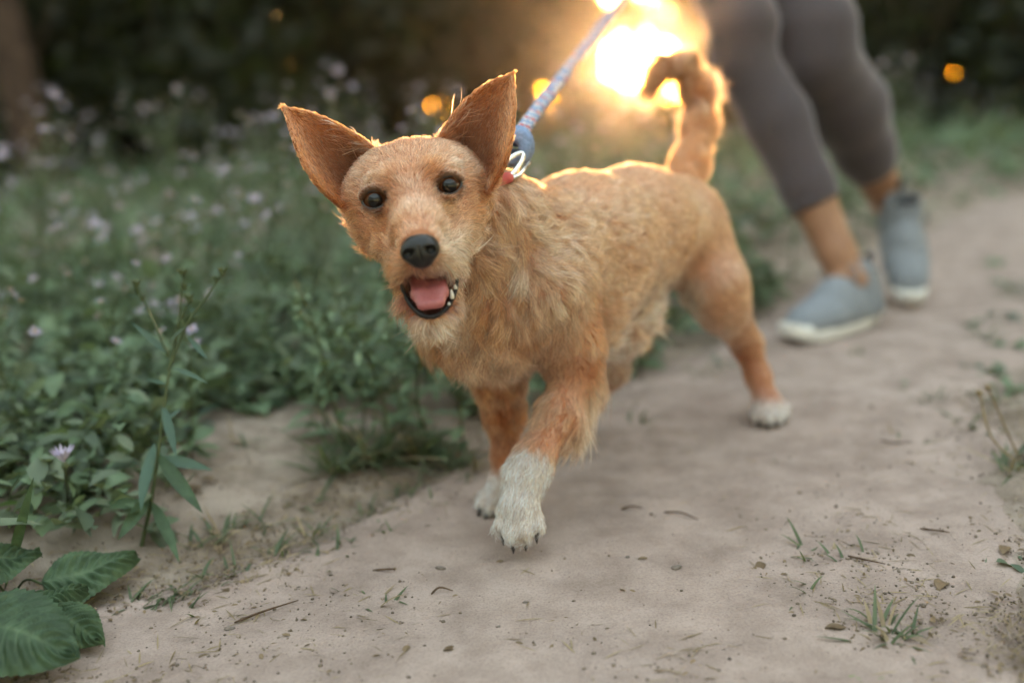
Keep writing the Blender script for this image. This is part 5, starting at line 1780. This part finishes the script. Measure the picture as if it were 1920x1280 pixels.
def tuft(loc, n, L, seed, label, mat_=None, group="grass tufts on the path", wd=.0034, lean=.8, cat="grass", droop=.35):
    gg = np.random.default_rng(seed)
    e = place("grass_tuft", label, cat, loc, group)
    for k in range(n):
        a = gg.uniform(0, 6.28)
        dr = np.array([math.cos(a) * lean, math.sin(a) * lean, gg.uniform(.25, 1.1)])
        b0 = np.asarray(loc) + np.array([gg.normal(0, .010), gg.normal(0, .010), -.003])
        v, f = leaf(b0, dr, L * gg.uniform(.5, 1.25), wd * gg.uniform(.7, 1.3), (0, 0, 1), droop * gg.uniform(.3, 1.5), .3, 6, shape=.6)
        v[:, 2] = np.maximum(v[:, 2], gz(loc[0], loc[1]) - .002 + .0)
        part("blade", v, f, (M_DRY if gg.random() < .14 else (mat_ or M_GRASS)), e)
    return e
for i, (x, y, n, L, lab) in enumerate([
    (1665, 1190, 34, .055, "bright green grass tuft low on the right of the path"), (1490, 1040, 9, .045, "small flattened green sprig right of the lifted paw"), (1512, 1112, 5, .045, "few thin grass blades above the right hand tuft"),
    (1580, 1050, 7, .040, "pale sprig beside the flattened green one"), (1895, 890, 26, .06, "dark grass tuft under the curved seed stalks"), (1745, 760, 14, .045, "low green tuft right of the hind paw"), (1690, 828, 10, .04, "flat weed on the path's right half"),
    (1810, 800, 14, .045, "small tuft near the right edge stalks"), (1870, 760, 18, .05, "weed tuft at the right edge behind the stalks"), (1840, 640, 20, .06, "leafy tuft at the right side of the path near the lifted shoe"), (1900, 560, 22, .07, "tuft at the right edge level with the shoes"), (1610, 668, 8, .035, "small green sprig on the path below the leading shoe"), (1480, 865, 5, .03, "tiny sprig on the bare path below the hind paw"),
    (1200, 795, 14, .04, "low tuft behind the lifted foreleg"), (1320, 700, 22, .055, "green tuft under the dog's belly"), (1365, 690, 18, .05, "blue green tuft beside the hind leg"), (1150, 760, 9, .035, "thin tuft behind the dog's elbow"),
    (700, 885, 70, .13, "tall dark grass clump below the dog's chin"), (790, 875, 64, .10, "bright grass clump beside the standing foreleg"), (640, 905, 50, .12, "grass clump left of the dog's forelegs"), (860, 885, 44, .075, "spreading grass tuft touching the standing foreleg"),
    (560, 960, 9, .04, "thin tuft on the bare soil left of the paws"), (640, 1020, 14, .035, "matted tuft on the path's left edge"), (720, 1000, 12, .035, "short matted tuft left of the white paw"), (800, 960, 10, .03, "short tuft just left of the far paw"), (500, 990, 12, .05, "wispy grass at the left edge of the path"), (430, 1010, 14, .055, "wispy tuft right of the bramble leaf"), (330, 1110, 16, .05, "short tuft on the soil right of the bramble leaves"), (270, 1120, 14, .045, "weedy tuft between bramble leaves and path"), (720, 1150, 6, .045, "pale dried sprig lying on the path in front"), (665, 1110, 5, .03, "tiny sprig on the path left of the dried one"),
    (460, 880, 10, .06, "narrow tuft at the edge of the bare patch"), (1260, 620, 26, .10, "grass clump beyond the belly"), (1350, 620, 26, .10, "grass clump beyond the hind knee"), (1440, 560, 24, .10, "grass clump between the hind leg and leading shoe"), (1180, 640, 22, .09, "grass clump behind the flank"),
    (520, 1030, 14, .04, "matted weed on the litter strip left of the paws"), (590, 1000, 16, .045, "dark matted tuft at the middle of the litter strip"), (690, 960, 14, .04, "low tuft in front of the dark clump"), (460, 1060, 14, .04, "wispy tuft on the litter strip near the bramble"), (400, 1080, 12, .04, "thin tuft at the lower end of the litter strip"), (610, 1045, 12, .03, "flattened tuft where the litter meets the path"), (760, 930, 14, .04, "short tuft under the dark clump"), (380, 1030, 16, .06, "long wispy tuft beside the bud stalk's foot"), (350, 1150, 10, .035, "sparse tuft near the path's lower left edge")]):
    tuft(on(x, y), n, L, 600 + i, lab, M_BLUE if "blue" in lab else None, wd=.0045 if L > .08 else .0034)
for i, (x, y, k, lab) in enumerate([(690, 850, 0, "bushy dark weed under the dog's chin"), (730, 880, 5, "low leafy weed in front of the bushy ones below the chin"), (815, 865, 5, "leafy weed touching the standing foreleg"), (655, 880, 3, "leafy weed at the left end of the dark clump"), (870, 850, 3, "weed behind the standing foreleg"), (580, 800, 5, "leafy weed above the bare soil left of the clump"), (500, 790, 3, "leafy weed above the bare patch near the bud stalk"), (760, 830, 3, "bushy weed between chin and standing foreleg"), (620, 850, 5, "leafy weed left of the dog's chest"), (1290, 600, 5, "leafy weed seen under the belly"), (1400, 590, 5, "leafy weed right of the hind knee"), (1220, 640, 3, "weed seen behind the flank under the belly")]):
    c = on(x, y)
    e = thing_copy("bushy_weed", [("stem", WEEDS[k][0]), ("foliage", WEEDS[k][1])], c, i * 1.3, .62 if k == 0 else .85, lab, "weed", "bushy weeds around the dog")
    for ch in e.children:
        if ch.name.startswith("foliage"): ch["kind"] = "stuff"
for i, (x, y, n, L, w, m, lab) in enumerate([(1790, 690, 9, .035, .014, M_WEED, "low leafy weed on the path's right border below the lifted shoe"), (1862, 705, 10, .040, .016, M_WEED, "leafy weed right of the lower border weed"), (1902, 655, 10, .045, .018, M_WEED2, "pale weed at the right edge above the seed stalks"), (1825, 615, 10, .040, .016, M_WEED, "weed on the right border level with the lifted shoe"), (1885, 600, 10, .045, .016, M_BLUE, "blue green weed at the right edge level with the lifted shoe"), (1905, 735, 9, .038, .014, M_WEED2, "weed at the right edge just above the seed stalks' tips"),
    (1775, 745, 8, .030, .012, M_BLUE, "flat blue green weed left of the seed stalks"), (1850, 820, 9, .030, .012, M_WEED, "flat weed left of the dark tuft at the right edge"), (1700, 735, 7, .028, .011, M_WEED2, "small weed on the path right of the hind paw"), (1890, 540, 10, .05, .018, M_WEED, "weed at the right edge beyond the lifted shoe"), (1860, 500, 10, .05, .018, M_WEED2, "weed on the right border where the path bends"), (1905, 1060, 8, .03, .011, M_WEED, "small weed at the lower right edge"), (1590, 1275, 7, .03, .012, M_LIME, "bright seedling at the bottom edge below the green tuft")]):
    rosette("border_weed", on(x, y), n, L, w, m, lab, "weed", 900 + i, .6, "weeds on the path's right border")
# curved seed stalks at the right edge
ss = place("seed_stalk", "two pale curved seed stalks arching up at the right edge", "plant", on(1915, 880))
for (a, b_, c) in (((1915, 872, 1.2), (1860, 820, 1.19), (1836, 735, 1.18)), ((1915, 868, 1.2), (1885, 800, 1.2), (1852, 725, 1.19))):
    p = spline([P(*a), P(*b_), P(*c)], 20)
    v, f = tube(p, .0013, 6); part("stalk", v, f, M_DRY, ss)
    v, f = lumpy(p[-1], .0038, 5, (1, 1, 1.2), 2, .2); part("seed_head", v, f, M_DRY, ss)

# ---- loose litter
TWIG = simple_mat("dead twig", (.09, .058, .040), .9, .25, 120, .1)
STONE = simple_mat("pebble", (.16, .13, .115), .85, .2, 160, .2, bump=.0006)
DEADL = leaf_mat("dead leaf", (.06, .036, .02), (.24, .165, .10), .15)
for i, (x, y, lab) in enumerate([(432, 1180, "grey brown pebble on the path at the lower left"), (828, 1076, "dark pebble in front of the lifted paw"), (1267, 1080, "round dark seed-like pebble right of the lifted paw"), (1000, 985, "dark pebble beside the white paw"), (712, 1074, "flat dark chip left of the lifted paw"), (935, 1185, "small brown pebble on the path in front"), (1175, 1062, "pale chip on the path right of the paws"), (985, 1140, "tiny dark pebble near the bottom middle"), (1530, 930, "dark crumb stone on the right of the path")]):
    c = on(x, y); r = .0036 if i in (0, 1, 2) else .0020
    o = empty("pebble", c); tag(o, lab, "pebble", "pebbles on the path")
    v, f = lumpy(c + np.array([0, 0, r * .45 + .003]), r, 30 + i, (1.3, 1, .7), 2, .3)
    o2 = part("stone", v, f, STONE, o)
for i, (x, y, x2, y2, lab) in enumerate([(1165, 968, 1205, 964, "short dark twig right of the lifted paw"), (1245, 972, 1310, 985, "thin bent twig right of the lifted paw"), (700, 1076, 740, 1080, "short dark twig left of the lifted paw"), (440, 1170, 560, 1130, "dry brown straw bundle stem on the left of the path"), (1590, 1050, 1660, 1062, "dark twig beside the flattened sprig"), (1650, 835, 1710, 838, "dark flat twig on the right of the path"), (810, 1130, 850, 1122, "thin twig near the middle of the path"), (1725, 1000, 1780, 1010, "short twig on the right of the path")]):
    a = on(x, y) + np.array([0, 0, .006]); b_ = on(x2, y2) + np.array([0, 0, .006])
    o = empty("twig", a); tag(o, lab, "twig", "twigs on the path")
    m_ = (a + b_) / 2 + np.array([g.normal(0, .004), g.normal(0, .004), .002])
    v, f = tube(spline([a, m_, b_], 9), np.array([.0007, .0012, .0011, .0011, .0010, .0010, .0008, .0007, .0004]), 6); part("stick", v, f, TWIG, o)
for i, (x, y, L, lab) in enumerate([(1430, 1060, .030, "pale curled dead leaf beside the flattened sprig"), (330, 965, .050, "large pale dead leaf under the bud stalk"), (1195, 1065, .018, "small curled dead leaf right of the lifted paw"), (830, 1235, .022, "curled tan leaf scrap near the bottom middle"), (770, 1225, .018, "small brown leaf scrap near the bottom"), (1880, 1050, .035, "brown dead leaf at the lower right edge"), (1760, 1110, .04, "crumpled dead leaf right of the green tuft"), (430, 1110, .02, "dead leaf crumb on the lower left path"), (1545, 1185, .028, "pale dead leaf under the green tuft"), (380, 940, .03, "tan dead leaf at the edge of the bare soil")]):
    c = on(x, y) + np.array([0, 0, .004]); a = g.uniform(0, 6.28)
    o = empty("dead_leaf", c); tag(o, lab, "leaf", "dead leaves on the ground")
    L *= .8
    v, f = leaf(c, (math.cos(a), math.sin(a), .25), L, L * .42, (0, 0, 1), .3, .22, 7, curl=.12); v[:, 2] = np.maximum(v[:, 2], c[2] - .001)
    part("blade", v, f, DEADL, o)

def strew(name, n, seed, kind, label, mat_):
    gg = np.random.default_rng(seed)
    V = []; Fc = []; k = 0
    bm = bmesh.new(); bmesh.ops.create_icosphere(bm, subdivisions=1, radius=1.0)
    iv = np.array([q.co[:] for q in bm.verts]); fi = np.array([[w.index for w in q.verts] for q in bm.faces]); bm.free()
    m = 0
    px_ = gg.uniform(-40, 1960, n * 6); py__ = gg.uniform(560, 1300, n * 6) ** 1.0
    for x, y in zip(px_, py__):
        p = G(x, y)
        t = float(path_t(np.array([p[0]]), np.array([p[1]]))[0])
        # litter gathers along the edges, the trodden middle is nearly clean
        pr = .10 + .9 * np.exp(-((t - 1.0) / .32) ** 2) if t < 1.6 else .25
        cl = fbm(np.array([p[0] * 7]), np.array([p[1] * 7]), 5, 3)[0]
        if gg.random() > pr * np.clip((cl - .32) * 5, .06, 1): continue
        p[2] = gz(p[0], p[1]) + .0035
        if kind == 'crumb':
            r = min(.0019, .0008 * gg.lognormal(0, .55))
            q = iv * (r * gg.uniform(.6, 1.3, 3)) * (1 + gg.normal(0, .18, (len(iv), 1)))
            V.append(q + p + np.array([0, 0, r * .3])); Fc.append(fi + k); k += len(iv)
        else:
            a = gg.uniform(0, 6.28); L = gg.uniform(.008, .034); w = gg.uniform(.0006, .0016) if kind == 'straw' else L * gg.uniform(.2, .5)
            if kind == 'flake': L *= .30; w = L * gg.uniform(.2, .6)
            v, f = leaf(p, (math.cos(a), math.sin(a), gg.uniform(-.02, .18)), L, w, (gg.normal(0, .4), gg.normal(0, .4), 1), gg.uniform(0, .15), .4, 3)
            v[:, 2] = np.maximum(v[:, 2], p[2] - .002)
            V.append(v); Fc.append(np.array(f) + k); k += len(v)
        m += 1
        if m >= n: break
    o = link(name, mesh_np(name, np.concatenate(V), np.concatenate(Fc), mat_, kind != 'crumb'))
    tag(o, label, None, None, "stuff")
CRUMB = leaf_mat("soil crumb", (.05, .035, .025), (.22, .17, .135), 0.0, .9)
strew("soil_crumbs", 6500, 801, 'crumb', "loose crumbs of soil scattered over the path", CRUMB)
strew("dry_straw", 3000, 802, 'straw', "bits of dry grass lying along the path edges", M_DRY)
strew("leaf_flakes", 2600, 803, 'flake', "brown flakes of dead leaf along the path edges", DEADL)
# ------------------------------------------------------------------ thin evening haze
hb_ = bmesh.new()
bmesh.ops.create_cube(hb_, size=1.0)
hm = bpy.data.meshes.new("haze"); hb_.to_mesh(hm); hb_.free()
hz = bpy.data.objects.new("haze", hm); COL.objects.link(hz)
hz.scale = (304, 304, 24); hz.location = (0, 0, 10.8)
t = NT("haze air")
pv = t.add("VolumePrincipled")
pv.inputs["Color"].default_value = (0.95, 0.93, 0.90, 1)
pv.inputs["Density"].default_value = 0.0017
pv.inputs["Anisotropy"].default_value = 0.93
t.ln(pv.outputs[0], t.out.inputs["Volume"])
hm.materials.append(t.m)
tag(hz, "thin evening haze glowing towards the low sun", None, None, "stuff")
scene.cycles.volume_bounces = 0
